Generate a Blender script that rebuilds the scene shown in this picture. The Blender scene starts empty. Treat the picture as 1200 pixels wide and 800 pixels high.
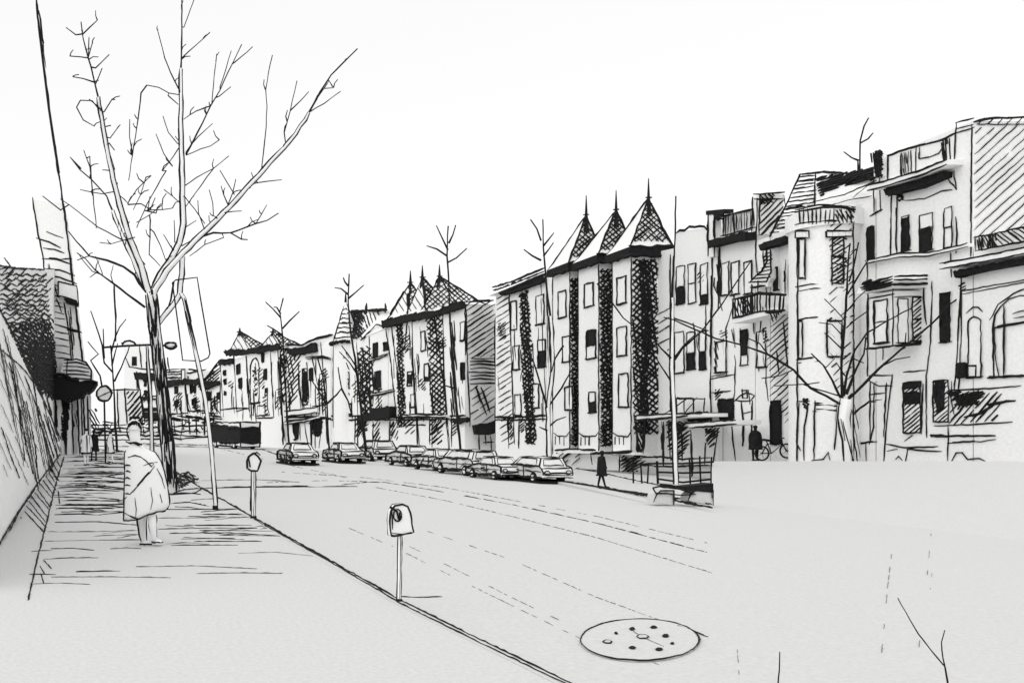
import bpy, math, random
from mathutils import Vector, Matrix
random.seed(11)
R = random.random
U = random.uniform
SC = bpy.context.scene
COL = SC.collection
# ------------------------------------------------------------------ camera constants (street runs along +Y)
F = 1000.0            # focal length, in pixels of a 1200 px wide picture
VX, VY = 150.0, 505.0 # vanishing point of the street
EYE = 1.7
CAM = Vector((0, 0, EYE))

def ray(px, py):
    return Vector(((px - VX) / F, 1.0, -(py - VY) / F))
def at(px, py, Y):
    return CAM + ray(px, py) * Y

# ------------------------------------------------------------------ materials
def new_mat(name, col, rough=.85, var=.03, scale=6.0, bump=.0, detail=4):
    m = bpy.data.materials.new(name); m.use_nodes = True
    nt = m.node_tree; b = nt.nodes['Principled BSDF']
    b.inputs['Roughness'].default_value = rough
    b.inputs['Specular IOR Level'].default_value = .15
    tc = nt.nodes.new('ShaderNodeTexCoord')
    no = nt.nodes.new('ShaderNodeTexNoise'); no.inputs['Scale'].default_value = scale; no.inputs['Detail'].default_value = detail
    nt.links.new(tc.outputs['Object'], no.inputs['Vector'])
    r = nt.nodes.new('ShaderNodeValToRGB')
    lo = [max(0, c * (1 - var)) for c in col]; hi = [min(1, c * (1 + var)) for c in col]
    r.color_ramp.elements[0].position = .3; r.color_ramp.elements[1].position = .7
    r.color_ramp.elements[0].color = (*lo, 1); r.color_ramp.elements[1].color = (*hi, 1)
    nt.links.new(no.outputs['Fac'], r.inputs['Fac'])
    nt.links.new(r.outputs['Color'], b.inputs['Base Color'])
    if bump:
        bp = nt.nodes.new('ShaderNodeBump'); bp.inputs['Strength'].default_value = bump; bp.inputs['Distance'].default_value = .02
        nt.links.new(no.outputs['Fac'], bp.inputs['Height']); nt.links.new(bp.outputs['Normal'], b.inputs['Normal'])
    return m
PAPER, INK, GROUND, GREY, PALE, FAINT, RETAIN = range(7)
MATS = [
    new_mat('white_render', (.86, .86, .855), .9, .05, 9.0, .12, 8),
    new_mat('black_ink', (.012, .012, .013), .8, .5, 9.0),
    new_mat('pale_paving', (.60, .60, .598), .9, .07, 26.0, .15, 9),
    new_mat('grey_glass', (.74, .74, .74), .6, .06, 5.0),
    new_mat('white_cloth', (.86, .86, .86), .9, .02, 12.0, .1),
    new_mat('faint_ink', (.16, .16, .16), .9, .5, 14.0),
    new_mat('retaining_render', (.86, .86, .858), .9, .03, 30.0, .1, 8),
]
# ------------------------------------------------------------------ mesh builder
class MB:
    def __init__(s): s.v = []; s.f = []; s.m = []
    def poly(s, pts, m=PAPER):
        i = len(s.v); s.v += [Vector(p) for p in pts]; s.f.append(tuple(range(i, i + len(pts)))); s.m.append(m)
    def prism(s, pts, off, m=PAPER):
        pts = [Vector(p) for p in pts]; off = Vector(off); n = len(pts); i = len(s.v)
        s.v += pts + [p + off for p in pts]
        s.f.append(tuple(range(i, i + n))); s.f.append(tuple(range(i + 2 * n - 1, i + n - 1, -1)))
        s.m += [m, m]
        for k in range(n):
            a = i + k; b = i + (k + 1) % n
            s.f.append((a, a + n, b + n, b)); s.m.append(m)
    def box(s, c, d, m=PAPER, rz=0):
        x, y, z = d[0] / 2, d[1] / 2, d[2] / 2
        M = Matrix.Rotation(rz, 3, 'Z'); c = Vector(c)
        s.prism([c + M @ Vector(q) for q in ((-x, -y, -z), (x, -y, -z), (x, y, -z), (-x, y, -z))], (0, 0, d[2]), m)
    def tube(s, pts, rad, m=INK, n=5, cap=True, closed=False):
        pts = [Vector(p) for p in pts]; N = len(pts)
        if N < 2: return
        if not hasattr(rad, '__len__'): rad = [rad] * N
        i0 = len(s.v); up = None
        for k in range(N):
            if closed: t = pts[(k + 1) % N] - pts[k - 1]
            else: t = pts[min(k + 1, N - 1)] - pts[max(k - 1, 0)]
            if t.length < 1e-9: t = Vector((0, 0, 1))
            t.normalize()
            if up is None:
                up = Vector((0, 0, 1)) if abs(t.z) < .9 else Vector((1, 0, 0))
            a = (up - t * up.dot(t))
            if a.length < 1e-4: a = t.orthogonal()
            a.normalize(); b = t.cross(a); up = a
            for j in range(n):
                an = 2 * math.pi * j / n
                s.v.append(pts[k] + (a * math.cos(an) + b * math.sin(an)) * rad[k])
        for k in range(N if closed else N - 1):
            k2 = (k + 1) % N
            for j in range(n):
                j2 = (j + 1) % n
                s.f.append((i0 + k * n + j, i0 + k * n + j2, i0 + k2 * n + j2, i0 + k2 * n + j)); s.m.append(m)
        if cap and not closed:
            s.f.append(tuple(i0 + j for j in range(n - 1, -1, -1))); s.m.append(m)
            s.f.append(tuple(i0 + (N - 1) * n + j for j in range(n))); s.m.append(m)
    def loft(s, rings, m=PAPER, cap=True):
        n = len(rings[0]); i0 = len(s.v)
        for r in rings: s.v += [Vector(p) for p in r]
        for k in range(len(rings) - 1):
            for j in range(n):
                j2 = (j + 1) % n
                s.f.append((i0 + k * n + j, i0 + k * n + j2, i0 + (k + 1) * n + j2, i0 + (k + 1) * n + j)); s.m.append(m)
        if cap:
            s.f.append(tuple(i0 + j for j in range(n - 1, -1, -1))); s.m.append(m)
            e = i0 + (len(rings) - 1) * n
            s.f.append(tuple(e + j for j in range(n))); s.m.append(m)
    # a hand drawn pen line: wobbling, swelling, tapering at the ends
    def ink(s, pts, w=1.8, jit=.35, closed=False, m=INK, over=0.0, dist=None, n=4, step=6.0, taper=.55):
        pts = [Vector(p) for p in pts]
        if closed: pts = pts + [pts[0]]
        if over and len(pts) > 1:
            k = over
            d0 = (pts[0] - pts[1]); d1 = (pts[-1] - pts[-2])
            D = (pts[0] - CAM).length if dist is None else dist
            if d0.length > 0: pts[0] = pts[0] + d0.normalized() * k * D / F * R()
            if d1.length > 0: pts[-1] = pts[-1] + d1.normalized() * k * D / F * R()
        out = []; px = lambda p: (max(2.0, p.y) if dist is None else dist) / F
        for a, b in zip(pts[:-1], pts[1:]):
            L = (b - a).length / px((a + b) / 2)
            k = max(1, min(40, int(L / step)))
            for i in range(k): out.append(a.lerp(b, i / k))
        out.append(pts[-1])
        N = len(out); res = []; rad = []
        ph = U(0, 6.3); wob = U(.25, .6)
        for i, p in enumerate(out):
            u = px(p)
            q = p + Vector((U(-1, 1), U(-1, 1) * .6, U(-1, 1))) * (jit * 1.3) * u
            rr = w * .50 * u * (1 + .22 * math.sin(ph + i * wob) + U(-.12, .12))
            if not closed and N > 2 and i in (0, N - 1): rr *= taper
            res.append(q); rad.append(rr)
        s.tube(res, rad, m, n)
        # the pen often goes over a line twice
        if not closed and N > 5 and m == INK and w > 1.25 and R() < .42:
            i0 = int(N * U(0, .35)); i1 = max(i0 + 3, int(N * U(.6, 1.0)))
            sub = res[i0:i1]
            if len(sub) > 2:
                o = Vector((U(-1, 1), 0, U(-1, 1))).normalized() * U(.7, 1.5)
                k = U(-.5, .5)
                dup = [q + o * px(q) * (1 + k * i / len(sub)) for i, q in enumerate(sub)]
                s.tube(dup, [r_ * .8 for r_ in rad[i0:i1]], m, n)
    def build(s, name, parent=None, smooth=False):
        used = sorted(set(s.m)); mp = {m: i for i, m in enumerate(used)}
        me = bpy.data.meshes.new(name)
        o = bpy.data.objects.new(name, me)
        off = Vector((0, 0, 0))
        if parent is not None:
            off = parent['_o'] if '_o' in parent else Vector((0, 0, 0))
            off = Vector(off)
        me.from_pydata([tuple(v - off) for v in s.v], [], s.f)
        for m in used: me.materials.append(MATS[m])
        me.polygons.foreach_set('material_index', [mp[m] for m in s.m])
        if smooth: me.polygons.foreach_set('use_smooth', [True] * len(s.f))
        me.update()
        COL.objects.link(o)
        if parent is not None:
            o.parent = parent; o['_o'] = tuple(off)
        return o
ALL_ROOTS = []
def tag(o, label=None, cat=None, group=None, kind=None):
    if label: o['label'] = label
    if cat: o['category'] = cat
    if group: o['group'] = group
    if kind: o['kind'] = kind
    return o
def thing(name, label, cat, loc=(0, 0, 0), group=None, local=False, rz=0):
    o = bpy.data.objects.new(name, None); COL.objects.link(o); o.empty_display_size = .3
    o.location = loc; o.rotation_euler = (0, 0, rz)
    o['_o'] = (0., 0., 0.) if local else tuple(float(c) for c in loc)
    return tag(o, label, cat, group)
def struct(name, mb, smooth=False):
    o = mb.build(name, None, smooth); o['kind'] = 'structure'; return o

# ------------------------------------------------------------------ surfaces a pixel can be laid onto
class Plane:
    def __init__(s, p0, n):
        s.p0 = Vector(p0); s.n = Vector(n).normalized()
        if (CAM - s.p0).dot(s.n) < 0: s.n = -s.n
    def p(s, px, py, off=.015):
        d = ray(px, py); t = (s.p0 - CAM).dot(s.n) / d.dot(s.n)
        return CAM + d * t + s.n * off
    def col(s, px, z, off=.015):           # the point of the plane above this picture column at height z
        q = s.p(px, VY, off); q.z = z; return q
    def z(s, px, py): return s.p(px, py, 0).z
class Cyl:                                  # upright cylinder
    def __init__(s, cx, cy, r): s.cx, s.cy, s.r = cx, cy, r
    def p(s, px, py, off=.015):
        d = ray(px, py); a = d.x ** 2 + d.y ** 2
        b = -2 * (d.x * s.cx + d.y * s.cy); c = s.cx ** 2 + s.cy ** 2 - s.r ** 2
        D = max(0, b * b - 4 * a * c); t = (-b - math.sqrt(D)) / (2 * a)
        q = CAM + d * t
        e = Vector((q.x - s.cx, q.y - s.cy, 0)).normalized()
        return Vector((s.cx, s.cy, q.z)) + e * (s.r + off)
    def ring(s, z, n=28, r=None):
        r = r or s.r
        return [(s.cx + r * math.cos(2 * math.pi * k / n), s.cy + r * math.sin(2 * math.pi * k / n), z) for k in range(n)]
XP = lambda x: Plane((x, 0, 0), (-1, 0, 0))
YP = lambda y: Plane((0, y, 0), (0, -1, 0))

def hatch_lines(poly, ang, sp, jit=1.0):
    c, s = math.cos(ang), math.sin(ang)
    q = [(x * c + y * s, -x * s + y * c) for x, y in poly]
    y0 = min(p[1] for p in q); y1 = max(p[1] for p in q)
    y = y0 + sp * U(.3, .8); out = []
    while y < y1:
        xs = []
        for (ax, ay), (bx, by) in zip(q, q[1:] + q[:1]):
            if (ay - y) * (by - y) < 0: xs.append(ax + (bx - ax) * (y - ay) / (by - ay))
        xs.sort()
        for a, b in zip(xs[::2], xs[1::2]):
            if b - a > 1.5:
                a2 = a + U(-jit, jit); b2 = b + U(-jit, jit); dy = U(-.5, .5)
                out.append(((a2 * c - (y) * s, a2 * s + y * c), (b2 * c - (y + dy) * s, b2 * s + (y + dy) * c)))
        y += sp * U(.78, 1.22)
    return out
def hatch(mb, surf, poly, deg=-40, sp=6, w=1.4, jit=1.5, gap=0.0, off=.02, m=INK):  # pen strokes that ink dark materials and drawn shade alike
    for a, b in hatch_lines(poly, math.radians(deg), sp, jit):
        if R() < gap: continue
        if R() < .15:
            k = U(.3, .7); mid = (a[0] + (b[0] - a[0]) * k, a[1] + (b[1] - a[1]) * k)
            mb.ink([surf.p(*a, off), surf.p(*mid, off)], w, m=m)
            mid = (mid[0] + (b[0] - a[0]) * .04, mid[1] + (b[1] - a[1]) * .04)
            mb.ink([surf.p(*mid, off), surf.p(*b, off)], w, m=m)
        else: mb.ink([surf.p(*a, off), surf.p(*b, off)], w, m=m)
def dark(mb, surf, poly, dens=1.0, core=None):       # black scribble for brickwork and shaded bay sides, with white flecks left in it
    hatch(mb, surf, poly, 38, 4.6 / dens, 2.3, 1.2)
    hatch(mb, surf, poly, -48, 4.2 / dens, 2.3, 1.2, off=.03)
    xs = [p[0] for p in poly]; ys = [p[1] for p in poly]
    hatch(mb, surf, poly, 82, 5.0 / dens, 1.8, 2.0, gap=.25, off=.04)
    if core:
        k = len(core)
        mb.poly([surf.p(x, y, .05) for x, y in core], INK)
def line(mb, surf, pts, w=1.8, off=.02, over=1.5, m=INK, jit=.35):
    mb.ink([surf.p(x, y, off) for x, y in pts], w, over=over, m=m, jit=jit)

# ------------------------------------------------------------------ houses
FXP = [(100, -8), (145, -.8), (160, 1.6), (200, 7.5), (258, 14), (335, 20), (385, 23.5), (452, 26), (545, 28), (600, 30), (1500, 30)]
def FX(px):
    for (a, xa), (b, xb) in zip(FXP[:-1], FXP[1:]):
        if px <= b: return xa + (xb - xa) * (px - a) / (b - a)
    return 30.
def front_pt(px):
    x = FX(px); d = (px - VX) / F
    if abs(px - VX) < 3: return Vector((x, 160, 0))
    return Vector((x, x / d, 0))
GZ = -.8
ROW = 'town houses lining the street'
class House:
    def __init__(s, name, label, pl, pr, cat='house', group=ROW):
        a, b = front_pt(pl), front_pt(pr); s.a, s.b = a, b; s.pl, s.pr = pl, pr
        t = (b - a).normalized(); n = Vector((t.y, -t.x, 0))
        s.S = Plane(a, n); s.n = s.S.n; s.t = t
        s.root = thing(name, label, cat, ((a.x + b.x) / 2, (a.y + b.y) / 2, GZ), group)
        s.near = YP(b.y)
        s.w = MB()
    def wall(s, yl, yr, depth=8, edges=True):
        S = s.S; e = .3
        A = S.col(s.pl + e, GZ, 0); B = S.col(s.pr - e, GZ, 0); C = S.p(s.pr - e, yr, 0); D = S.p(s.pl + e, yl, 0)
        s.w.prism([A, B, C, D], -s.n * depth, PAPER)
        if edges:
            s.w.ink([D, C], 2.0, over=2)
            s.w.ink([C + s.n * .02, S.col(s.pr - e, .3, .02)], 1.9, over=1)
            s.w.ink([D + s.n * .02, S.col(s.pl + e, .3, .02)], 1.5, over=1)
    def clutter(s, top, n, low=0, y1=486):
        # loose sketching strokes of the pen on the wall face: uprights, short hatch bursts, dark shop fronts
        a, b = s.pl + 2, s.pr - 2
        for k in range(n):
            x = U(a, b); f = (x - s.pl) / max(1, s.pr - s.pl); t = top[0] + (top[1] - top[0]) * f
            y = U(t + 6, y1 - 12); L = U(10, 44)
            s.line([(x, y), (x + U(-.5, 1.5), y + L * .5), (x + U(-.5, 3), min(y1, y + L))], U(1.0, 2.0))
        for k in range(n // 3):
            x = U(a, b - 5); f = (x - s.pl) / max(1, s.pr - s.pl); t = top[0] + (top[1] - top[0]) * f
            y = U(t + 4, y1 - 16); w_ = min(U(4, 9), b - x); h_ = U(7, 22)
            s.hatch([(x, y), (x + w_, y - 1), (x + w_ + 1, y + h_), (x + 1, y + h_)], U(-60, -25), U(2.4, 3.8), U(1.4, 2.0))
        for k in range(low):
            x = U(a, max(a, b - 8)); w_ = min(U(5, 13), b - x + 2); y = U(490, 497); h_ = U(12, 26)
            s.hatch([(x, y), (x + w_, y - 1), (x + w_ - 1, y + h_), (x + 1, y + h_)], U(-65, -30), U(2.2, 3.2), U(1.8, 2.5), jit=2)
            s.line([(x, y - 2), (x + U(-1, 1), 524)], 1.8)
        if low:
            y = 488
            s.line([(s.pl, y + U(-2, 2)), ((a + b) / 2, y + U(-2, 2)), (s.pr, y + U(-2, 2))], 2.6)
            s.line([(s.pl, y + 4), (s.pr, y + 3 + U(-1, 1))], 1.8)
    def done(s): return s.w.build('wall', s.root)
    def line(s, pts, w=1.8): line(s.w, s.S, pts, w)
    def hatch(s, poly, deg=-40, sp=6, w=1.4, **k): hatch(s.w, s.S, poly, deg, sp, w, **k)
    def dark(s, poly, **k): dark(s.w, s.S, poly, **k)
    def black(s, pts, t=.12, name='cornice', S=None, m=INK):
        S = S or s.S; mb = MB(); mb.prism([S.p(x, y, .003) for x, y in pts], S.n * t, m)
        n = len(pts)
        for k in range(n):                                  # rough brush edge
            mb.ink([S.p(*pts[k], t * .8), S.p(*pts[(k + 1) % n], t * .8)], 2.6, jit=.9, m=INK)
        return mb.build(name, s.root)
    def ledge(s, pts, t=.18, h=4, name='ledge', S=None, w=1.7):     # pale moulding: two pen lines on a projecting strip
        S = S or s.S; mb = MB()
        top = [S.p(x, y, .004) for x, y in pts]; bot = [S.p(x, y + h, .004) for x, y in reversed(pts)]
        for i in range(len(pts) - 1):
            q = [S.p(*pts[i], .004), S.p(*pts[i + 1], .004), S.p(pts[i + 1][0], pts[i + 1][1] + h, .004), S.p(pts[i][0], pts[i][1] + h, .004)]
            mb.prism(q, S.n * t, PAPER)
        mb.ink([S.p(x, y, t + .01) for x, y in pts], w, over=2)
        mb.ink([S.p(x, y + h, t + .01) for x, y in pts], w, over=2)
        return mb.build(name, s.root)
    def win(s, x0, x1, yt, yb, fill=None, arch=False, S=None, sill=True, name='window', w=1.7, mid=False, hat=False):
        S = S or s.S; xc = (x0 + x1) / 2
        zt, zb = S.z(xc, yt), S.z(xc, yb)
        C = [S.col(x0, zb, .05), S.col(x1, zb, .05), S.col(x1, zt, .05), S.col(x0, zt, .05)]
        out = list(C)
        if arch:
            W = (C[1] - C[0]).length; zc = zt - W * .5 if (zt - zb) > W * .7 else zt - (zt - zb) * .4
            out = [C[0], C[1]]
            for k in range(0, 9):
                a = math.pi * k / 8; u = .5 + .5 * math.cos(a)
                q = C[0].lerp(C[1], u); q.z = zc + (zt - zc) * math.sin(a); out.append(q)
        f = MB(); u = U(0, 1)
        f.ink(out, w, closed=True, jit=.45)
        if sill:
            f.ink([C[0] + (C[0] - C[1]) * .12, C[1] + (C[1] - C[0]) * .12], w * 1.25, over=1)
        if mid:
            zm = (zt + zb) / 2; a, b = C[0].copy(), C[1].copy(); a.z = b.z = zm
            f.ink([a, b], w)
        fr = f.build(name, s.root)
        p = MB()
        p.prism([q - S.n * .046 for q in out], S.n * .03, PAPER)
        if fill:
            lo, hi = fill
            a, b = C[0].lerp(C[1], .08), C[0].lerp(C[1], .92)
            q = [a.copy(), b.copy(), b.copy(), a.copy()]
            q[0].z = q[1].z = zb + (zt - zb) * lo; q[2].z = q[3].z = zb + (zt - zb) * hi
            p.prism([k - S.n * .012 for k in q], S.n * .02, INK)
            for k in range(4): p.ink([q[k] + S.n * .012, q[(k + 1) % 4] + S.n * .012], 1.8, jit=.8)
        if hat:
            hatch(p, S, [(x0, yt), (x1, yt), (x1, yb), (x0, yb)], -40, 4.2, 1.7, .6, off=.045)
        p.build('pane', fr)
        return fr
    def pyramid(s, base, apex, hat=None, fin=0, sp=5.5, name='spire', w=1.9, left=None):
        mb = MB(); base = [Vector(b) for b in base]; apex = Vector(apex)
        n = len(base); c = sum(base, Vector()) / n
        fl = [b.lerp(apex, .12) * 1.0 for b in base]           # slightly flared foot
        for q, b in zip(fl, base):
            q.x += (c.x - q.x) * .06; q.y += (c.y - q.y) * .06
        for k in range(n):
            k2 = (k + 1) % n
            mb.poly([base[k], base[k2], fl[k2], fl[k]]); mb.poly([fl[k], fl[k2], apex])
            mb.ink([base[k], fl[k], apex], w, jit=.5)
        mb.poly(list(reversed(base)))
        pr = lambda v: (VX + v.x / v.y * F, VY - (v.z - EYE) / v.y * F)
        for k in (hat or []):
            k2 = (k + 1) % n
            P = Plane(apex, (fl[k2] - fl[k]).cross(apex - fl[k]))
            T = [pr(fl[k]), pr(fl[k2]), pr(apex)]
            hatch(mb, P, T, 42, sp, 1.5, .5, off=.03); hatch(mb, P, T, -40, sp, 1.5, .5, off=.04)
        if left is not None:
            k = left; k2 = (k + 1) % n
            P = Plane(apex, (fl[k2] - fl[k]).cross(apex - fl[k]))
            hatch(mb, P, [pr(fl[k]), pr(fl[k2]), pr(apex)], 60, sp * 1.6, 1.2, .5, off=.03)
        o = mb.build(name, s.root)
        if fin:
            u = apex.y / F
            g = MB(); g.tube([apex - Vector((0, 0, fin * .9 * u)), apex, apex + Vector((0, 0, fin * u))], [3.6 * u, 1.8 * u, .5 * u], INK, 6)
            g.ink([apex - Vector((3.5 * u, 0, 0)), apex + Vector((3.5 * u, 0, .3 * u))], 1.6)
            g.build('finial', o)
        return o
EXPO = 0.4
# ================================================================== HOUSES, from the far right to the far end
def rail(mb, S, top, bot, n, w=1.6):
    """pen drawn balustrade between two pixel lines"""
    line(mb, S, top, w * 1.2); line(mb, S, bot, w * 1.2)
    def lerp(P, t):
        k = t * (len(P) - 1); i = min(int(k), len(P) - 2); f = k - i
        return (P[i][0] + (P[i + 1][0] - P[i][0]) * f, P[i][1] + (P[i + 1][1] - P[i][1]) * f)
    for i in range(n + 1):
        t = (i + U(-.25, .25)) / n; t = min(1, max(0, t))
        a, b = lerp(top, t), lerp(bot, t); line(mb, S, [a, b], w * U(.7, 1.4))

# ---- low house with the great arched window, at the right edge
h = House('arched_house', 'low town house at the right edge with a great arched window and a roof railing', 1141, 1262)
h.wall(290, 272, 9, edges=False)
h.line([(1127, 326), (1127, 390), (1124, 457)], 1.7)
h.line([(1128, 341), (1165, 334), (1262, 318)], 1.3); h.line([(1130, 344), (1200, 331), (1262, 321)], 1.2)
h.line([(1161, 374), (1170, 357), (1188, 344), (1203, 338)], 1.6)
h.line([(1133, 367), (1141, 360), (1147, 360), (1151, 364)], 1.5)
h.done()
m = MB()
F1 = XP(29.55)
m.prism([F1.p(1143, 279, 0), F1.p(1262, 256, 0), F1.p(1262, 274, 0), F1.p(1144, 294, 0)], (.25, 0, 0))
rail(m, F1, [(1143, 278), (1165, 274), (1200, 266), (1262, 252)], [(1144, 294), (1200, 283), (1262, 270)], 17, 1.7)
hatch(m, F1, [(1146, 279), (1152, 278), (1153, 292), (1147, 293)], 80, 2.6, 2.2)
hatch(m, F1, [(1158, 275), (1168, 273), (1168, 289), (1158, 291)], 80, 2.6, 1.8)
m.build('roof_railing', h.root)
h.ledge([(1121, 308), (1150, 303), (1200, 294), (1262, 282)], .55, 7, 'cornice')
h.black([(1128, 318), (1160, 312), (1262, 292), (1262, 300), (1160, 318), (1130, 325)], .35, 'eaves_ink_shadow')  # solid black strip inks the shade under the cornice
h.win(1136, 1151, 371, 442, arch=True, w=1.9)
h.black([(1126, 427), (1135, 425), (1135, 441), (1127, 443)], .2, 'wall_box'); 
h.ledge([(1136, 428), (1145, 428), (1145, 441), (1136, 441)], .03, 1, 'wall_panel')
h.win(1166, 1230, 346, 440, arch=True, w=2.2, name='arched_window')
m = MB(); S = h.S
line(m, S, [(1179, 360), (1179, 440)], 2.2, .08); line(m, S, [(1167, 384), (1185, 381), (1212, 376)], 2.2, .08)
line(m, S, [(1167, 380), (1170, 420), (1173, 440)], 1.3, .08); line(m, S, [(1190, 367), (1212, 362)], 1.5, .08); line(m, S, [(1192, 372), (1212, 369)], 1.5, .08)
m.build('mullion', h.root)
m = MB(); line(m, S, [(1112, 457), (1160, 455), (1195, 452)], 1.7); line(m, S, [(1161, 441), (1198, 439)], 2.0)
hatch(m, S, [(1113, 458), (1180, 459), (1166, 492), (1114, 497)], -48, 6.5, 2.0, 3)
hatch(m, S, [(1113, 458), (1156, 459), (1146, 474), (1122, 476)], -20, 2.6, 3.0, 3)  # black hatching inks the shadow across the ground floor
hatch(m, S, [(1120, 462), (1150, 462), (1140, 476), (1122, 478)], -60, 3.2, 3.0, 3)
line(m, S, [(1132, 488), (1150, 484), (1168, 472), (1190, 469)], 2.6)
line(m, S, [(1160, 474), (1180, 470), (1188, 470)], 3.2)
line(m, S, [(1095, 499), (1140, 497), (1186, 494)], 1.7); line(m, S, [(1092, 511), (1112, 511), (1167, 510)], 2.0)
line(m, S, [(1092, 510), (1110, 511)], 3.5); line(m, S, [(1112, 519), (1150, 517), (1166, 515)], 1.6)
line(m, S, [(1112, 500), (1111, 538)], 1.4); line(m, S, [(1116, 539), (1121, 530), (1128, 530), (1134, 538), (1148, 537), (1154, 540)], 1.7)
m.build('shop_front', h.root)

# ---- tall house with parapet panels and a square bay
h = House('parapet_house', 'tall town house with a blank hatched gable, panelled parapet and square bay window', 1027, 1140)
h.wall(188, 142, 9, edges=False)
N = h.near
hatch(h.w, N, [(1142, 151), (1260, 140), (1260, 300), (1141, 282)], -42, 8.2, 1.25, 1.5, off=.03)
h.w.ink([N.p(1140, 143, .03), N.p(1160, 139, .03), N.p(1205, 138, .03), N.p(1262, 138, .03)], 2.6)
h.w.ink([N.p(1144, 146, .03), N.p(1205, 146, .03), N.p(1262, 147, .03)], 1.4)
for k in range(9): h.w.ink([N.p(1146 + k * 11, 146, .03), N.p(1152 + k * 11, 139, .03)], 1.4)
h.line([(1121, 144), (1141, 139)], 2.2); h.line([(1121, 151), (1141, 146)], 1.5); h.line([(1121, 156), (1141, 150)], 2)
h.line([(1139.6, 147), (1139, 210), (1138, 300)], 1.8); h.line([(1121, 145), (1119, 186)], 1.8)
h.line([(1041, 183), (1060, 176), (1104, 164), (1120, 156)], 2.4); h.line([(1041, 183), (1041, 212)], 2.2)
h.line([(1056, 181), (1056, 207)], 2.0); hatch(h.w, h.S, [(1056, 180), (1063, 178), (1063, 205), (1056, 207)], 84, 2.2, 1.5)
for x in (1065, 1068, 1074): h.line([(x, 178 - (x - 1065) * .35), (x + U(-.6, .6), 204)], 1.4)
h.line([(1078, 173), (1078, 186), (1090, 184), (1101, 180), (1105, 172)], 1.5)
hatch(h.w, h.S, [(1104, 164), (1110, 162), (1110, 192), (1105, 194)], 84, 1.9, 2.2); h.line([(1113, 164), (1114, 190)], 1.6)
h.line([(1062, 235), (1083, 233), (1104, 224), (1116, 222)], 1.4); h.line([(1118, 200), (1121, 222), (1112, 210)], 2.0)
h.line([(1045, 226), (1044, 302)], 1.5); h.line([(1052, 226), (1051, 298)], 1.5); h.line([(1017, 306), (1017, 440)], 1.6)
dark(h.w, h.S, [(1050, 225), (1058, 222), (1061, 232), (1054, 236)])
h.line([(1093, 330), (1091, 400), (1086, 440), (1086, 512)], 1.7); h.line([(1127, 320), (1123, 400), (1119, 455)], 1.6)
h.line([(1024, 209), (1025, 248)], 1.7); h.line([(1031, 210), (1032, 246)], 1.5); h.line([(1021, 253), (1034, 246)], 2.4)
h.clutter((225, 205), 5, 0)
h.done()
m = MB(); m.prism([h.S.p(1027, 183, .1), h.S.p(1037, 177, .1), h.S.p(1037, 207, .1), h.S.p(1027, 207, .1)], (.7, 0, 0), PAPER)
hatch(m, h.S, [(1024, 180), (1037, 176), (1037, 207), (1029, 207)], 80, 2.2, 2.8, off=.13); hatch(m, h.S, [(1030, 178), (1037, 176), (1037, 207), (1030, 207)], 20, 2.4, 2.8, off=.13)
m.build('chimney', h.root)
h.ledge([(1036, 217), (1060, 211), (1100, 199), (1129, 187)], .6, 6, 'cornice', w=2.4)
h.black([(1047, 222), (1080, 214), (1117, 201), (1116, 208), (1085, 221), (1050, 229)], .4, 'eaves_ink_shadow')  # black strip drawn as the shade below this cornice
h.win(1058, 1067, 253, 294, fill=(0, .95), hat=False); h.win(1079, 1094, 251, 294, fill=(.0, .62)); h.win(1108, 1117, 243, 290, mid=True)
h.win(1017.5, 1026, 266, 305, fill=(0, 1)); h.win(1103, 1115, 343, 401, fill=(.02, .98))
h.ledge([(1021, 305), (1045, 300), (1060, 297), (1095, 296), (1118, 291), (1140, 285)], .2, 4, 'string_course')
# square bay: front face on X = 28.9, the side that faces us on its near edge
B = XP(29.0); Y1 = 29000 / (1047 - VX)
bay = MB()
yl = 29000 / (1018 - VX); z0 = B.z(1040, 405); z1 = B.z(1040, 342)
SB = YP(Y1)
bay.prism([(29, yl, z0), (29, Y1, z0), (29, Y1, z1), (29, yl, z1)], (1.6, 0, 0), PAPER)
for px in (1018, 1047): bay.ink([B.col(px, z0, .02), B.col(px, z1, .02)], 1.7, over=3)
xr = (1092 - VX) / F * Y1
bay.ink([SB.p(1092, 330, .02), SB.p(1091, 405, .02)], 1.5)
bay.ink([SB.p(1047, 405, .02), SB.p(1089, 402, .02)], 3.0, over=2); bay.ink([B.p(1016, 409, .02), B.p(1047, 405, .02)], 2.4, over=3)
bay.ink([SB.p(1047, 348, .02), SB.p(1090, 347, .02)], 1.3)
line(bay, B, [(1018, 350), (1047, 345)], 1.6)
bo = bay.build('bay', h.root)
rf = MB(); zt = B.z(1047, 325); zb = B.z(1047, 338)
rf.loft([[(28.7, yl + .2, zb), (28.7, Y1 - .25, zb), (31, Y1 - .25, zb), (31, yl + .2, zb)], [(28.75, yl + .15, zb + .25), (28.75, Y1 - .2, zb + .25), (31, Y1 - .2, zb + .25), (31, yl + .15, zb + .25)], [(29.6, yl - .3, zt), (29.6, Y1 + .3, zt), (31, Y1 + .3, zt), (31, yl - .3, zt)]], PAPER)
B2 = XP(28.68); S2 = YP(Y1 - .28)
hatch(rf, B2, [(1009, 332), (1048, 323), (1048, 335), (1012, 341)], -14, 3.0, 3.0, 2); hatch(rf, B2, [(1012, 331), (1036, 326), (1036, 338), (1014, 341)], -20, 3.0, 3.4, 2)
for y in (324, 328, 333): rf.ink([S2.p(1047, y, .02), S2.p(1070, y - .5, .02), S2.p(1095, y - 1.2, .02)], 2.2)
rf.build('bay_roof', h.root)
for args in ((1026, 1041, 352, 402, (0, 0), B), (1068, 1087, 348, 400, None, SB)):
    h.win(args[0], args[1], args[2], args[3], S=args[5], mid=True, w=2.3, hat=args[5] is SB)
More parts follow.
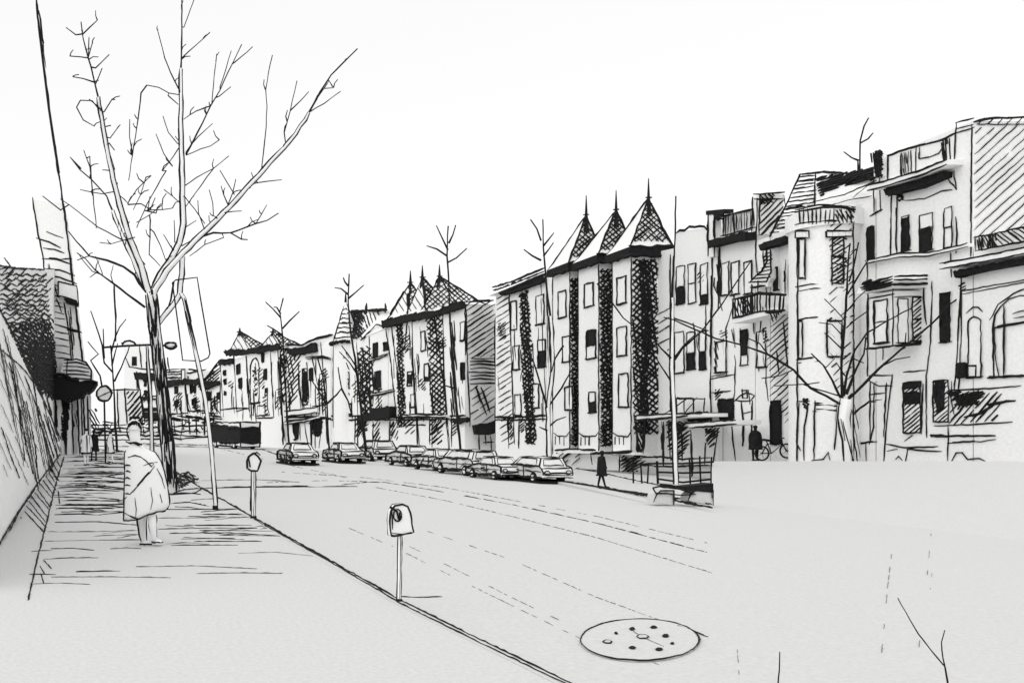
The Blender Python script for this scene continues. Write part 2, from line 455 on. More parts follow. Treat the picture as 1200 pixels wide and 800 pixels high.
h.win(1051, 1063, 350, 402, S=SB, w=1.4)
# ground floor doors
h.win(1060, 1080, 448, 507, hat=True, name='door', sill=False, w=2)
h.black([(1060, 448), (1080, 447), (1080, 453), (1060, 455)], .08, 'door_head')
h.black([(1060, 460), (1078, 459), (1078, 473), (1062, 473)], .05, 'door_panel')
h.win(1095, 1113, 446, 494, hat=True, name='side_door', sill=False, w=1.8); h.black([(1097, 447), (1107, 446), (1108, 476), (1100, 484)], .06, 'door_panel')
m = MB(); S = h.S
for pts in ([(1018, 440), (1045, 440)], [(1018, 446), (1030, 452), (1045, 452)], [(1022, 462), (1037, 460)], [(1020, 445), (1020, 515)], [(1025, 450), (1024, 500), (1019, 520)], [(1046, 440), (1040, 490), (1036, 539)], [(1039, 450), (1036, 512)], [(1004, 520), (1028, 517)], [(1004, 521), (1004, 539)], [(1015, 520), (1016, 539)], [(1060, 436), (1085, 434)], [(1082, 450), (1080, 508)],
            [(1039, 520), (1060, 524), (1099, 523)], [(1040, 528), (1052, 526)], [(1064, 526), (1104, 529)], [(1064, 526), (1062, 539)], [(1050, 538), (1053, 534), (1057, 538)], [(1069, 510), (1061, 516)]):
    line(m, S, pts, 1.7)
m.prism([S.p(1018, 440, .003), S.p(1045, 440, .003), S.p(1045, 446, .003), S.p(1018, 447, .003)], (-.012, 0, 0)); m.build('porch', h.root)

# ---- round turret house
h = House('turret_house', 'town house with a round corner turret, banded parapet and dark mansard roof', 903, 1026)
h.wall(276, 232, 9, edges=False)
h.line([(1000, 255), (998, 330), (1000, 420)], 1.5); h.line([(1021, 215), (1000, 232)], 1.4)
h.line([(955, 236), (990, 228), (1027, 212)], 1.6); h.line([(968, 242), (1000, 233), (1022, 230)], 1.3)
shaded_side = [(903, 372), (934, 368), (932, 420), (933, 520), (903, 500), (898, 440)]
S9 = XP(29.8)
hatch(h.w, S9, [(904, 372), (933, 366), (931, 505), (903, 470), (899, 440)], -42, 5.5, 1.6, 4); hatch(h.w, S9, [(912, 378), (924, 374), (924, 430), (910, 440)], 84, 9, 1.8, 2)  # hatching inks the shade on the side wall by the turret
h.clutter((285, 260), 5, 0)
h.done()
h.win(904, 917, 469, 520, fill=(0, 1), name='door', sill=False, arch=True)
# mansard: steep slate slope on the left, dark top on the right
mn = MB(); S = h.S
def mans(pts, d0, d1):
    return [S.p(x, y, -d) for (x, y), d in zip(pts, (d0, d0, d1, d1))]
q = mans([(903, 276), (1026, 233), (1026, 197), (938, 204)], 0, 1.2)
back = [v + Vector((5, 0, 0)) for v in q]
mn.loft([q, back], PAPER)
SM = Plane(q[0], (q[1] - q[0]).cross(q[3] - q[0]))
hatch(mn, SM, [(905, 275), (936, 263), (957, 240), (957, 204), (938, 205)], -8, 4.6, 1.6, 1)
line(mn, SM, [(903, 277), (922, 240), (938, 205), (965, 202), (1000, 204), (1027, 197)], 2.6); line(mn, SM, [(956, 204), (955, 240)], 1.8)
hatch(mn, SM, [(957, 208), (985, 205), (1030, 194), (1028, 210), (985, 219), (962, 230)], -16, 2.6, 3.6, 2)
hatch(mn, SM, [(972, 206), (1030, 195), (1028, 209), (972, 219)], -30, 2.8, 3.6, 2)
mn.build('mansard_roof', h.root)
h.black([(901, 287), (934, 276), (934, 283), (903, 293)], .5, 'cornice')
T = Cyl(29.3, 35.9, 1.2)
tw = MB(); zt = 1.7 + 262 * .0347; zl = 1.7 + 243 * .0347
tw.loft([T.ring(GZ), T.ring(zt)], PAPER)
for px in (934.5, 999.5): line(tw, T, [(px, 262), (px + .5, 340), (px, 540)], 1.9)
line(tw, T, [(933, 336), (950, 333), (980, 332)], 1.7); line(tw, T, [(938, 341), (955, 338), (988, 337)], 1.4)
line(tw, T, [(937, 374), (955, 371), (992, 371)], 1.8); line(tw, T, [(935, 421), (950, 419), (992, 417)], 2.0); line(tw, T, [(936, 425), (960, 423)], 1.4)
hatch(tw, T, [(972, 262), (998, 258), (998, 335), (974, 330)], -40, 6.5, 1.6, 2); hatch(tw, T, [(974, 280), (990, 276), (990, 335), (976, 330)], 12, 9, 2.0, 2)  # hatching here and below inks the turret's right side as shaded
hatch(tw, T, [(970, 373), (999, 372), (997, 420), (968, 420)], -42, 8, 1.7, 2); hatch(tw, T, [(972, 376), (990, 374), (990, 420), (972, 420)], 45, 14, 1.7, 2)
hatch(tw, T, [(972, 338), (999, 336), (999, 370), (974, 370)], -40, 9, 1.5, 2)
hatch(tw, T, [(974, 424), (999, 422), (999, 470), (980, 460)], -42, 9, 1.6, 2)
for pts in ([(935, 470), (948, 470)], [(937, 472), (934, 520), (938, 526)], [(947, 474), (943, 500), (942, 538)], [(956, 472), (986, 474)], [(953, 482), (984, 481)], [(955, 470), (954, 538)], [(981, 478), (978, 526)], [(952, 539), (965, 538), (971, 530), (972, 538)]):
    line(tw, T, pts, 2.0)
hatch(tw, T, [(940, 468), (948, 468), (948, 478), (942, 478)], 30, 2.2, 2.4)
hatch(tw, T, [(957, 472), (985, 474), (985, 483), (957, 483)], 3, 4.2, 3.2); 
to = tw.build('turret', h.root)
cr = MB(); T2 = Cyl(29.3, 35.9, 1.32)
cr.loft([T2.ring(zt), T2.ring(zl)], PAPER)
line(cr, T2, [(933, 263), (950, 260), (975, 259), (1001, 261)], 1.9); line(cr, T2, [(933, 249), (945, 246), (965, 243), (985, 242), (1001, 246)], 3.2); line(cr, T2, [(934, 246), (960, 240), (1001, 243)], 2.2)
for x in range(937, 1001, 5): line(cr, T2, [(x + U(-1, 1), 246), (x + U(-1, 1), 261)], U(1.2, 2.6))
hatch(cr, T2, [(978, 246), (1000, 246), (1000, 260), (978, 260)], 60, 4, 1.6)
cr.build('parapet', h.root)
for a in ((937, 944, 280, 326), (975, 988, 276, 332), (936.5, 941, 376, 420), (969, 986, 376, 418)):
    f = MB(); x0, x1, y0, y1 = a
    f.ink([T.p(x0, y0, .04), T.p(x0, y1, .04)], 2.2, over=2); f.ink([T.p(x1, y0, .04), T.p(x1, y1, .04)], 2.2, over=2)
    xs = [x0 + (x1 - x0) * k / 4 for k in range(5)]
    f.ink([T.p(x, y0, .04) for x in xs], 2.2); f.ink([T.p(x, y1, .04) for x in xs], 2.2)
    if a[0] == 975:
        f.ink([T.p(x, (y0 + y1) / 2 - 3, .04) for x in xs], 2.4)
    fo = f.build('window', h.root)
    p = MB()
    for k in range(4): p.prism([T.p(xs[k], y0, .004), T.p(xs[k + 1], y0, .004), T.p(xs[k + 1], y1, .004), T.p(xs[k], y1, .004)], (T.p((xs[k] + xs[k + 1]) / 2, y0, .02) - T.p((xs[k] + xs[k + 1]) / 2, y0, .002)), PAPER)
    if a[0] == 975: hatch(p, T, [(x0, y0), (x1, y0), (x1, y1), (x0, y1)], -35, 4, 2.0, off=.05)
    p.build('pane', fo)
for a, n in (((935, 950, 271, 279), 'lintel'), ((968, 996, 271, 278), 'lintel')):
    f = MB(); x0, x1, y0, y1 = a; xs = [x0 + (x1 - x0) * k / 4 for k in range(5)]
    for k in range(4): f.prism([T.p(xs[k], y0, .01), T.p(xs[k + 1], y0, .01), T.p(xs[k + 1], y1, .01), T.p(xs[k], y1, .01)], T.p(xs[k], y0, .1) - T.p(xs[k], y0, .01), PAPER)
    f.ink([T.p(x, y0, .12) for x in xs] + [T.p(x, y1, .12) for x in reversed(xs)], 2.0, closed=True); f.build(n, h.root)

# ---- narrow house with the iron balcony
h = House('balcony_house', 'narrow town house with an iron balcony and a broad hatched chimney', 885.5, 902.5)
h.wall(283, 277, 9, edges=False)
h.line([(888, 232), (886, 300), (889, 330)], 1.7); h.line([(889, 330), (897, 318)], 1.6)
h.clutter((290, 285), 6, 0)
h.done()
m = MB(); YC = 30000 / (890 - VX)
CS = YP(YC)
x0 = (890 - VX) / F * YC; x1 = (918 - VX) / F * YC; z0 = 1.7 + (505 - 274) * YC / F; z1 = 1.7 + (505 - 228) * YC / F
yb = x0 * F / (882 - VX)
m.prism([(x0, YC, z0), (x1, YC, z0), (x1, YC, z1), (x0, YC, z1)], (0, yb - YC, 0), PAPER)
hatch(m, CS, [(891, 234), (918, 232), (920, 246), (908, 273), (891, 276)], -45, 5.2, 1.8, 2)
for a in ([(882, 228), (890, 228), (918, 226)], ): m.ink([CS.p(x, y, .06) for x, y in a], 2.8, over=2)
m.ink([CS.p(882, 234, .06), CS.p(917, 233, .06)], 1.8); m.ink([CS.p(890, 228, .03), CS.p(889, 276, .03)], 1.8); m.ink([CS.p(918, 228, .03), CS.p(920, 243, .03)], 1.6); m.ink([(x0 - .02, yb, z0), (x0 - .02, yb, z1)], 1.8)
hatch(m, CS, [(890, 228), (906, 227), (906, 238), (891, 240)], 40, 3.2, 2, off=.05)
m.build('chimney', h.root)
BX = XP(29.1)
m = MB()
zf = BX.z(890, 370)
m.prism([BX.p(858, 372, 0), BX.p(920, 357, 0), BX.p(920, 364, 0), BX.p(858, 379, 0)], (.9, 0, 0), PAPER)
rail(m, BX, [(859, 351), (875, 347), (890, 343), (921, 345)], [(859, 373), (875, 369), (890, 365), (919, 364)], 16, 2.0)
line(m, BX, [(859, 351), (875, 348), (890, 343.5), (921, 346)], 3.0); hatch(m, BX, [(862, 350), (882, 346), (882, 368), (862, 372)], 70, 4, 2.0)
line(m, BX, [(898, 366), (920, 364)], 3.6); hatch(m, BX, [(900, 366), (918, 364), (908, 378), (904, 376)], 70, 3, 2.2)
m.build('balcony', h.root)
m = MB()
# stone oriel foot that tapers down over the balcony
SO = XP(29.6)
prof = [(899, 290, 903), (899, 305, 903), (893, 318, 903), (885, 326, 903), (878, 331, 900), (885, 336, 900)]
m.loft([[SO.p(a, y, .0), SO.p(b, y, .0), SO.p(b, y, -.45), SO.p(a, y, -.45)] for a, y, b in prof], PAPER)
line(m, SO, [(899, 290), (899, 306), (893, 318), (878, 331)], 2.2); line(m, SO, [(903, 290), (904, 318), (899, 330), (878, 331)], 2.0)
for k in range(9): line(m, SO, [(899 - max(0, k - 3) * 3, 293 + k * 4.2), (904, 291 + k * 4.2)], 1.5)
line(m, SO, [(880, 337), (896, 335)], 2.4); line(m, SO, [(889, 330), (889, 342)], 2)
m.build('oriel', h.root)
h.win(888, 898, 388, 430, w=1.8, hat=False); h.win(869, 877, 387, 428, fill=(.3, 1), w=1.8)
S = h.S
m = MB(); line(m, S, [(882, 345), (884, 390)], 1.3); m.build('downpipe', h.root)
m = MB(); line(m, S, [(893, 368), (886, 430)], 1.5); m.build('downpipe', h.root)
m = MB(); line(m, S, [(869, 470), (872, 495), (871, 522)], 2.6); line(m, S, [(871, 484), (881, 482)], 2.0); m.build('porch_column', h.root)
m = MB(); line(m, S, [(882, 470), (881, 520)], 1.8); m.build('porch_column', h.root)
m = MB()
for a in ([(862, 469), (868, 463), (875, 460), (885, 463), (880, 469), (868, 470), (862, 469)], [(870, 457), (876, 457), (876, 466), (871, 466), (870, 457)]): line(m, S, a, 1.9)
m.build('porch_lantern', h.root)
h.win(908.5, 913, 313, 340, fill=(0, 1), S=XP(29.9)); 
m = MB(); line(m, XP(29.9), [(921, 306), (920, 344)], 1.6); line(m, XP(29.9), [(930, 304), (931, 342), (929, 360)], 2.4); hatch(m, XP(29.9), [(928, 300), (933, 298), (933, 345), (929, 348)], 85, 2.2, 2.2); m.build('downpipe', h.root)

# ---- house with the ribbed parapet and pillar
h = House('ribbed_house', 'town house with a ribbed parapet, black eaves and a black capped end pillar', 835.5, 885)
h.wall(291, 275, 9, edges=False)
h.line([(836, 252), (835, 330), (833, 450), (834, 500)], 2.0); h.line([(844, 290), (843, 320), (842, 360)], 2.6); hatch(h.w, h.S, [(841, 300), (845, 300), (845, 346), (840, 346)], 85, 2.0, 2.4)
h.line([(862, 430), (861, 460), (858, 500), (862, 540)], 1.6); h.line([(858, 362), (851, 385), (852, 440)], 1.3)
h.line([(833, 444), (848, 441), (861, 439)], 2.0); h.line([(834, 441), (850, 438)], 1.4); h.line([(834, 460), (855, 458)], 1.8)
h.clutter((292, 284), 9, 0)
h.done()
m = MB(); S = h.S
m.prism([S.p(845, 252, -.05), S.p(884, 245, -.05), S.p(886, 267, -.05), S.p(845, 277, -.05)], (.3, 0, 0), PAPER)
line(m, S, [(845, 254), (862, 250), (883, 245)], 2.4); line(m, S, [(845, 277), (870, 270), (886, 266)], 1.8); line(m, S, [(846, 282), (875, 274), (886, 271)], 1.5)
for k in range(12): x = 848 + k * 3.1; line(m, S, [(x + U(-.8, .8), 254 - k * .7), (x + U(-.8, .8), 276 - k * .8)], U(1.1, 2.4))
line(m, S, [(883, 246), (884, 264)], 2.4)
m.build('parapet', h.root)
m = MB(); m.prism([S.p(835.5, 252, .25), S.p(843, 250, .25), S.p(843, 300, .25), S.p(835.5, 302, .25)], (.35, 0, 0), PAPER)
line(m, S, [(843.5, 252), (843, 300)], 2.2, .27); line(m, S, [(836, 252), (836, 300)], 1.8, .27)
m.prism([S.p(834, 247, .3), S.p(855, 245, .3), S.p(855, 250, .3), S.p(834, 252, .3)], (.5, 0, 0), INK); hatch(m, S, [(844, 250), (855, 247), (853, 256), (845, 258)], 30, 2.6, 2.8, off=.3)
m.build('pillar', h.root)
h.black([(841, 282), (865, 277), (887, 272), (887, 281), (865, 284), (842, 290)], .55, 'cornice')
h.win(846.5, 855, 308, 346, w=1.8); h.win(858, 867, 307, 345, fill=None, w=1.8); h.win(873, 882, 306, 344, w=1.8)
h.win(840, 852, 400, 436, w=1.8, fill=None)
h.black([(843, 468), (860, 467), (860, 491), (845, 493)], .05, 'doorway')
m = MB(); hatch(m, h.S, [(837, 400), (843, 400), (841, 436), (838, 436)], 80, 2.2, 2.2); m.build('shutter', h.root)

# ---- plain house with the wavy top
h = House('wavy_house', 'plain town house with a wavy roof line and three narrow windows to a floor', 790.5, 835)
h.wall(272, 266, 8, edges=False)
h.line([(793, 273), (797, 270), (802, 270), (808, 266), (815, 266), (820, 265), (826, 266), (829, 269), (835, 267)], 2.6)
h.clutter((285, 280), 5, 0)
h.done()
h.win(793.5, 803, 312, 356, fill=(0, .45)); h.win(807.5, 816, 309, 355, mid=True); h.win(822, 830, 309, 356, fill=(0, .2))
h.win(791.5, 802.5, 389, 437, w=1.7); h.win(806, 815, 389, 433, fill=(0, .45)); h.win(820.5, 828, 388, 433, fill=(0, .45))
m = MB(); S = XP(29.3)
line(m, S, [(786, 482), (794, 466), (826, 467)], 1.8); line(m, S, [(826, 466), (825, 483)], 1.7)
for x in (793, 802, 813): line(m, S, [(x, 467), (x + .5, 484)], 1.7)
line(m, S, [(780, 484), (806, 467)], 1.5); line(m, S, [(803, 484), (817, 466)], 1.5)
m.prism([S.p(786, 484, 0), S.p(832, 483, 0), S.p(832, 486, 0), S.p(786, 487, 0)], (.6, 0, 0), INK)
m.build('balcony', h.root)
m = MB(); S = XP(28.4)
m.prism([S.p(746, 486.5, 0), S.p(820, 484, 0), S.p(820, 488, 0), S.p(746, 492, 0)], (1.4, 0, 0), PAPER)
line(m, S, [(746, 486.5), (790, 484.5), (822, 484)], 2.2); line(m, S, [(746, 492), (780, 490), (806, 487)], 2.6)
m.build('porch_roof', h.root)
h.black([(806, 485), (832, 483), (832, 492), (810, 492)], .15, 'fascia')
m = MB(); S = XP(28.2)
m.prism([S.p(806, 496, 0), S.p(862, 492, 0), S.p(862, 497, 0), S.p(806, 501, 0)], (1.2, 0, 0), PAPER)
line(m, S, [(804, 496), (845, 493), (862, 492)], 1.8); line(m, S, [(808, 501), (862, 497)], 2.2); m.build('awning', h.root)
m = MB(); S = XP(29.75)
hatch(m, S, [(782, 493), (806, 495), (808, 522), (790, 545), (783, 520)], -38, 4.4, 2.4, 2); hatch(m, S, [(783, 492), (800, 494), (804, 500), (784, 508)], 30, 3.0, 2.6, 2)
hatch(m, S, [(826, 502), (843, 500), (843, 508), (832, 514)], -40, 2.6, 2.6); hatch(m, S, [(828, 512), (842, 510), (836, 524), (830, 522)], -40, 4.5, 2.2)
m.prism([S.p(783, 493, -.0), S.p(842, 500, 0), S.p(842, 545, 0), S.p(783, 545, 0)], (.2, 0, 0), PAPER)
for pts in ([(810, 506), (811, 560)], [(842, 500), (838, 530), (835, 555)], [(827, 520), (826, 545)]): line(m, S, pts, 1.6)
m.build('shop_front', h.root)

# ---- terrace of three spired bays
h = House('spired_house', 'tall terrace of three brick bays with shaded sides inked dark under large cross hatched spires', 640, 790)
h.wall(322, 291, 8, edges=False)
h.line([(786, 300), (786, 480)], 1.6); h.line([(789.5, 300), (788, 480)], 1.6); h.line([(640, 325), (648, 470)], 1.4)
hatch(h.w, h.S, [(770, 360), (785, 360), (785, 410), (770, 410)], -30, 11, 1.5)
h.clutter((340, 310), 4, 0)
h.done()
FBX = 28.5
bays = []
for (pl, pr, pe, eye, xs) in ((648, 668, 681, 325, 0), (678, 702, 719, 315, 1), (718, 740, 769, 303, 2)):
    S = XP(FBX); Yl = FBX * F / (pl - VX); Yr = FBX * F / (pr - VX); zt = (12.1, 11.9, 11.65)[xs]
    b = MB(); b.prism([(FBX, Yl, GZ), (FBX, Yr, GZ), (FBX, Yr, zt), (FBX, Yl, zt)], (2.2, 0, 0), PAPER)
    SS = YP(Yr)
    b.ink([S.col(pr, .1, .02), S.col(pr, zt, .02)], 1.7); b.ink([S.col(pl, .1, .02), S.col(pl, zt, .02)], 1.2)
    yb = 522 if xs < 2 else 508
    y0 = eye + 1
    dark(b, SS, [(pr + .5, y0), (pe + 1, y0), (pe + 1.5, 420), (pe + 3, yb), (pr + 3, yb), (pr + 1, 420)], dens=1.0 if xs != 2 else .85)  # brick scribble also inks the shade on the bay's near side
    if xs == 2:
        dark(b, SS, [(748, 306), (762, 306), (763, 400), (757, 440), (762, 508), (748, 508), (752, 400)], dens=1.1)
        hatch(b, SS, [(768, 340), (778, 340), (778, 490), (770, 490)], -30, 13, 1.6)
    else:
        hatch(b, SS, [(pr + 1, y0), (pe, y0), (pe + 2, yb), (pr + 3, yb)], -15, 5, 2.2)
        hatch(b, S, [(pr + 1, 500), (pr + 6, 500), (pr + 4, yb), (pr + 1, yb)], 30, 3, 2)
    line(b, S, [(pl + 1, 507), (pl + 6, 511), (pr - 4, 511), (pr, 505)], 1.6)
    for k in range(3): line(b, S, [(pl + 3 + 5 * k, 512), (pl + 3 + 5 * k, 520)], 1.6)
    bo = b.build('bay', h.root); bays.append((S, Yl, Yr))
    # eaves round the bay
    e = MB(); k = .28; z0, z1 = zt - .05, zt + .42
    e.prism([(FBX - k, Yl + k, z0), (FBX - k, Yr - k, z0), (31.2, Yr - k, z0), (31.2, Yl + k, z0)], (0, 0, z1 - z0), INK)
    Sf = XP(FBX - k)
    e.ink([Sf.col(pl - 3, z0, 0), Sf.col(pr + 2, z0, 0)], 4.5, jit=1.2); e.ink([(FBX - k, Yr - k, z0), (30.8, Yr - k, z0)], 5, jit=1.2); e.ink([(FBX - k, Yr - k, z1), (30.8, Yr - k, z1)], 3, jit=1.2)
    e.build('cornice', h.root)
    ax = {0: (687, 252), 1: (722, 246), 2: (760, 232)}[xs]
    X = 29.5; Ya = X * F / (ax[0] - VX); za = 1.7 + (505 - ax[1]) * Ya / F
    base = [(FBX - .25, Yl + .3, z1), (FBX - .25, Yr - .25, z1), (30.75, Yr - .25, z1), (30.75, Yl + .3, z1)]
    h.pyramid(base, (X, Ya, za), hat=[1], fin=23, sp=4.5, w=2.9)
W = [(0, 655, 664, 341, 372), (0, 660, 668.5, 394, 424, ), (0, 663, 672, 453, 480), (1, 686, 696, 332, 359), (1, 688, 699, 387, 420, (.45, 1)), (1, 691, 699, 459, 483, (0, .5)), (2, 724, 734, 325, 356), (2, 724, 735, 383, 417), (2, 726, 737, 438, 477)]
for w in W: h.win(w[1], w[2], w[3], w[4], S=bays[w[0]][0], fill=w[5] if len(w) > 5 else None, w=2.0)
m = MB(); S = XP(27.6)
m.prism([S.p(651, 527, 0), S.p(742, 530, 0), S.p(742, 533, 0), S.p(651, 530, 0)], (.9, 0, 0), PAPER)
line(m, S, [(651, 527), (672, 526), (698, 527)], 2.4); line(m, S, [(693, 531), (740, 529)], 3.4)
line(m, S, [(693, 531), (694, 543)], 2); m.build('porch_roof', h.root)
m = MB(); S = XP(28.2)
hatch(m, S, [(652, 528), (670, 528), (664, 546), (654, 546)], -42, 4.6, 2.2, 2); hatch(m, S, [(676, 531), (682, 530), (676, 544), (670, 546)], -42, 3.5, 1.8, 2)
hatch(m, S, [(728, 534), (746, 536), (742, 552), (730, 552)], -36, 3.6, 2.3, 2); hatch(m, S, [(746, 500), (753, 500), (753, 534), (747, 536)], 70, 3, 2.6)
line(m, S, [(727, 534), (726, 552)], 2); line(m, S, [(745, 534), (770, 536)], 1.8); line(m, S, [(756, 494), (752, 534)], 2); line(m, S, [(776, 494), (778, 545)], 1.8)
m.prism([S.p(652, 531, -.1), S.p(745, 534, -.1), S.p(745, 552, -.1), S.p(652, 548, -.1)], (.2, 0, 0), PAPER)
m.build('porch', h.root)

m = MB(); S = XP(28.1)
for pts in ([(748, 536), (770, 535), (800, 538), (834, 536)], [(752, 545), (785, 546), (832, 545)], [(757, 500), (754, 530)], [(784, 500), (786, 540)], [(799, 505), (800, 540)], [(728, 540), (745, 536), (740, 548)]): line(m, S, pts, 1.7)
hatch(m, S, [(728, 538), (744, 534), (760, 538), (748, 552), (730, 550)], -30, 3.4, 2.2, 3); hatch(m, S, [(786, 494), (804, 496), (800, 512), (786, 516)], -50, 3.2, 2.6, 2)
hatch(m, S, [(783, 494), (808, 497), (806, 528), (790, 540), (784, 524)], -36, 4.0, 2.3, 3); hatch(m, S, [(826, 503), (842, 501), (836, 522), (828, 520)], -50, 3.2, 2.4, 2)
m.build('stoop', h.root)
for q, w in (([(746, 494), (748, 536)], 3.2), ([(778, 494), (778, 545)], 1.9), ([(810, 504), (812, 556)], 1.7)):
    m = MB(); line(m, S, q, w); m.build('porch_post', h.root)
# ---- slate eaved house
h = House('slate_house', 'town house with a long slate eave and one black brick strip left of the spires', 580.5, 640)
h.wall(346, 322, 8, edges=False)
h.hatch([(582, 346), (597, 342), (599, 430), (603, 520), (588, 520), (582, 430)], -32, 6.2, 1.4)
h.line([(597, 345), (600, 430), (603, 519)], 1.8); h.dark([(609, 345), (619, 340), (624, 420), (629, 520), (617, 520), (612, 430)], dens=1.05)
h.hatch([(610, 345), (619, 340), (624, 420), (628, 520), (618, 520)], 8, 5, 2.4)
for x, t in ((640, 320), (634, 330)): h.line([(x, t), (x + 3, 420), (x + 6, 470)], 1.3)
h.clutter((346, 322), 10, 2)
h.done()
for a in ((599.5, 606, 353, 386), (602, 609, 405, 433), (604, 611, 462, 487), (629, 638, 346, 380), (631, 640, 398, 430, (0, .6)), (625, 632, 450, 478)):
    h.win(a[0], a[1], a[2], a[3], fill=a[4] if len(a) > 4 else None, w=1.8)
rf = MB(); S = h.S
q = [S.p(579, 347, .5), S.p(641, 322, .5), S.p(638, 313, -1.2), S.p(577, 336, -1.2)]
rf.loft([q, [v + Vector((3, 0, 0)) for v in q]], PAPER)
SR = Plane(q[0], (q[1] - q[0]).cross(q[3] - q[0]))
line(rf, SR, [(577, 337), (600, 330), (638, 314)], 2.6); line(rf, SR, [(578, 340), (600, 334), (638, 318)], 1.4)
for k in range(7): x = 583 + k * 8; line(rf, SR, [(x, 339 - k * 3.0), (x + 6, 337 - k * 3.1)], 2.2)
line(rf, SR, [(590, 342), (640, 321)], 3.4)
rf.build('roof', h.root)
h.black([(589, 343), (610, 338), (641, 325), (641, 330), (612, 341), (592, 345)], .4, 'cornice')

# ---- house with three small spires
h = House('small_spires_house', 'town house under three small crowded spires with a brick strip and hatched side wall', 455, 545)
h.wall(377, 356, 6, edges=False)
N = h.near
hatch(h.w, N, [(546, 354), (579, 352), (581, 418), (552, 420), (547, 415)], -34, 5.6, 1.5, 1.5); h.w.ink([N.p(546, 354, .03), N.p(560, 353, .03), N.p(579, 352, .03)], 2.4); line(h.w, N, [(552, 420), (580, 420)], 1.8)
for k in range(7): line(h.w, N, [(551 + U(-1, 1), 423 + k * 4.4), (562, 422 + k * 4.4 + U(-1, 1)), (580, 424 + k * 4.2)], U(1.6, 2.6))
hatch(h.w, N, [(552, 452), (580, 452), (580, 496), (552, 492)], -34, 7.5, 1.4); line(h.w, N, [(558, 454), (570, 485)], 2); line(h.w, N, [(564, 454), (574, 482)], 2)
line(h.w, N, [(580.5, 372), (581, 420), (582, 540)], 3.2); line(h.w, N, [(546, 356), (548, 430), (551, 500)], 1.6)
for x0, x1 in ((469, 474), ): h.dark([(x0 - 4, 380), (x0 + 3, 378), (476, 500), (467, 500)], dens=1.3)
h.dark([(500, 372), (518, 366), (520, 420), (524, 488), (506, 488), (503, 420)], dens=.95); h.hatch([(527, 378), (534, 376), (537, 488), (529, 488)], 84, 2.4, 2.0)
for pts in ([(483, 374), (484, 420), (492, 525)], [(478, 376), (474, 410), (483, 409)], [(519, 366), (521, 440), (527, 525)], [(452, 383), (458, 420), (466, 500)], [(459, 380), (466, 440), (470, 500)], [(545, 362), (546, 415)]): h.line(pts, 1.5)
h.clutter((380, 362), 22, 4)
h.done()
h.black([(452, 377), (480, 369), (515, 365), (545, 353), (546, 361), (515, 370), (480, 377), (454, 384)], .45, 'cornice')
S = h.S
for ax, ay, pl, pr, ht, lf in ((481, 331, 458, 482, [1], 0), (495, 325, 478, 504, [1], 0), (515, 324, 492, 542, [0, 1], None)):
    a = S.p(pl, VY, .4); b = S.p(pr, VY, .4); zt = S.z((pl + pr) / 2, 371 - (pl - 458) * .17)
    bk = Vector((2.6, 0, 0))
    A, Bq = Vector((a.x, a.y, zt)), Vector((b.x, b.y, zt))
    c = (A + Bq) / 2 + bk * .35
    Yc = c.y; apx = at(ax, ay, Yc)
    h.pyramid([A, Bq, Bq + bk, A + bk], apx, hat=ht, fin=14, sp=4.2, left=lf, w=2.6)
for a in ((494, 499, 388, 411), (540, 545, 377, 399), (498, 503, 426, 446, (0, .2)), (541, 545, 425, 444, (0, 1)), (482, 486, 462, 477, None), (478, 483, 436, 452, (.2, .8))):
    h.win(a[0], a[1], a[2], a[3], fill=a[4] if len(a) > 4 else None, w=1.7)
h.ledge([(478, 486), (500, 485), (528, 486)], .5, 3, 'shop_canopy', w=2.2)
h.black([(553, 498), (588, 494), (587, 504), (570, 508), (555, 509)], .9, 'awning', S=YP(h.b.y - .3))
m = MB(); hatch(m, h.S, [(503, 490), (522, 492), (516, 520), (504, 518)], -40, 4.2, 2.5, 2); hatch(m, h.S, [(474, 492), (488, 490), (484, 510), (476, 508)], -40, 4, 2.2, 2)
for pts in ([(489, 490), (489, 522)], [(478, 498), (499, 498)], [(523, 490), (526, 528)], [(504, 490), (504, 522)]): line(m, h.S, pts, 1.7)
for pts in ([(561, 510), (562, 530)], [(568, 508), (569, 520)], [(575, 510), (576, 530)], [(566, 518), (577, 518)]): line(m, YP(h.b.y - .1), pts, 1.8)
h.black([(533, 491), (551, 489), (550, 494), (536, 496)], .3, 'sign_board')
m.prism([h.S.p(474, 490, .002), h.S.p(526, 492, .002), h.S.p(526, 528, .002), h.S.p(474, 526, .002)], h.S.n * .01); m.build('shop_front', h.root)

# ---- cone turret house
h = House('cone_house', 'house with a striped conical turret roof and a black ridged roof beside it', 388, 455)
h.wall(404, 385, 6, edges=False)
h.dark([(419, 410), (433, 405), (437, 420), (437, 490), (424, 488)], dens=.85)
for pts in ([(433, 395), (434, 490)], [(396, 405), (400, 470), (404, 520)], [(418, 402), (422, 470), (428, 488)], [(430, 392), (441, 380), (452, 383)]): h.line(pts, 1.6)
h.ledge([(433, 421), (445, 418), (456, 414)], .12, 2, 'string_course'); h.ledge([(436, 461), (450, 459), (463, 456)], .12, 2, 'string_course')
h.clutter((404, 388), 20, 4)
h.done()
S = h.S
for a in ((438, 443, 402, 419, (0, 1)), (450, 455, 401, 410, (0, 1)), (440, 447, 435, 456, (.1, 1)), (405, 410, 436, 455, (.3, 1)), (404, 412, 473, 485)):
    h.win(a[0], a[1], a[2], a[3], fill=a[4] if len(a) > 4 else None, w=1.7)
h.black([(441, 479), (466, 476), (465, 489), (443, 492)], .8, 'awning'); h.black([(422, 488), (442, 484), (442, 490), (424, 494)], .3, 'sign_board')
a = S.p(412, VY, .1)
a = S.p(403, VY, .0); zt = S.z(403, 401); zb = GZ; ry = 15 * a.y / F
TC = Cyl(a.x + .3, a.y, ry)
m = MB(); m.loft([TC.ring(zb, 20), TC.ring(zt, 20)], PAPER)
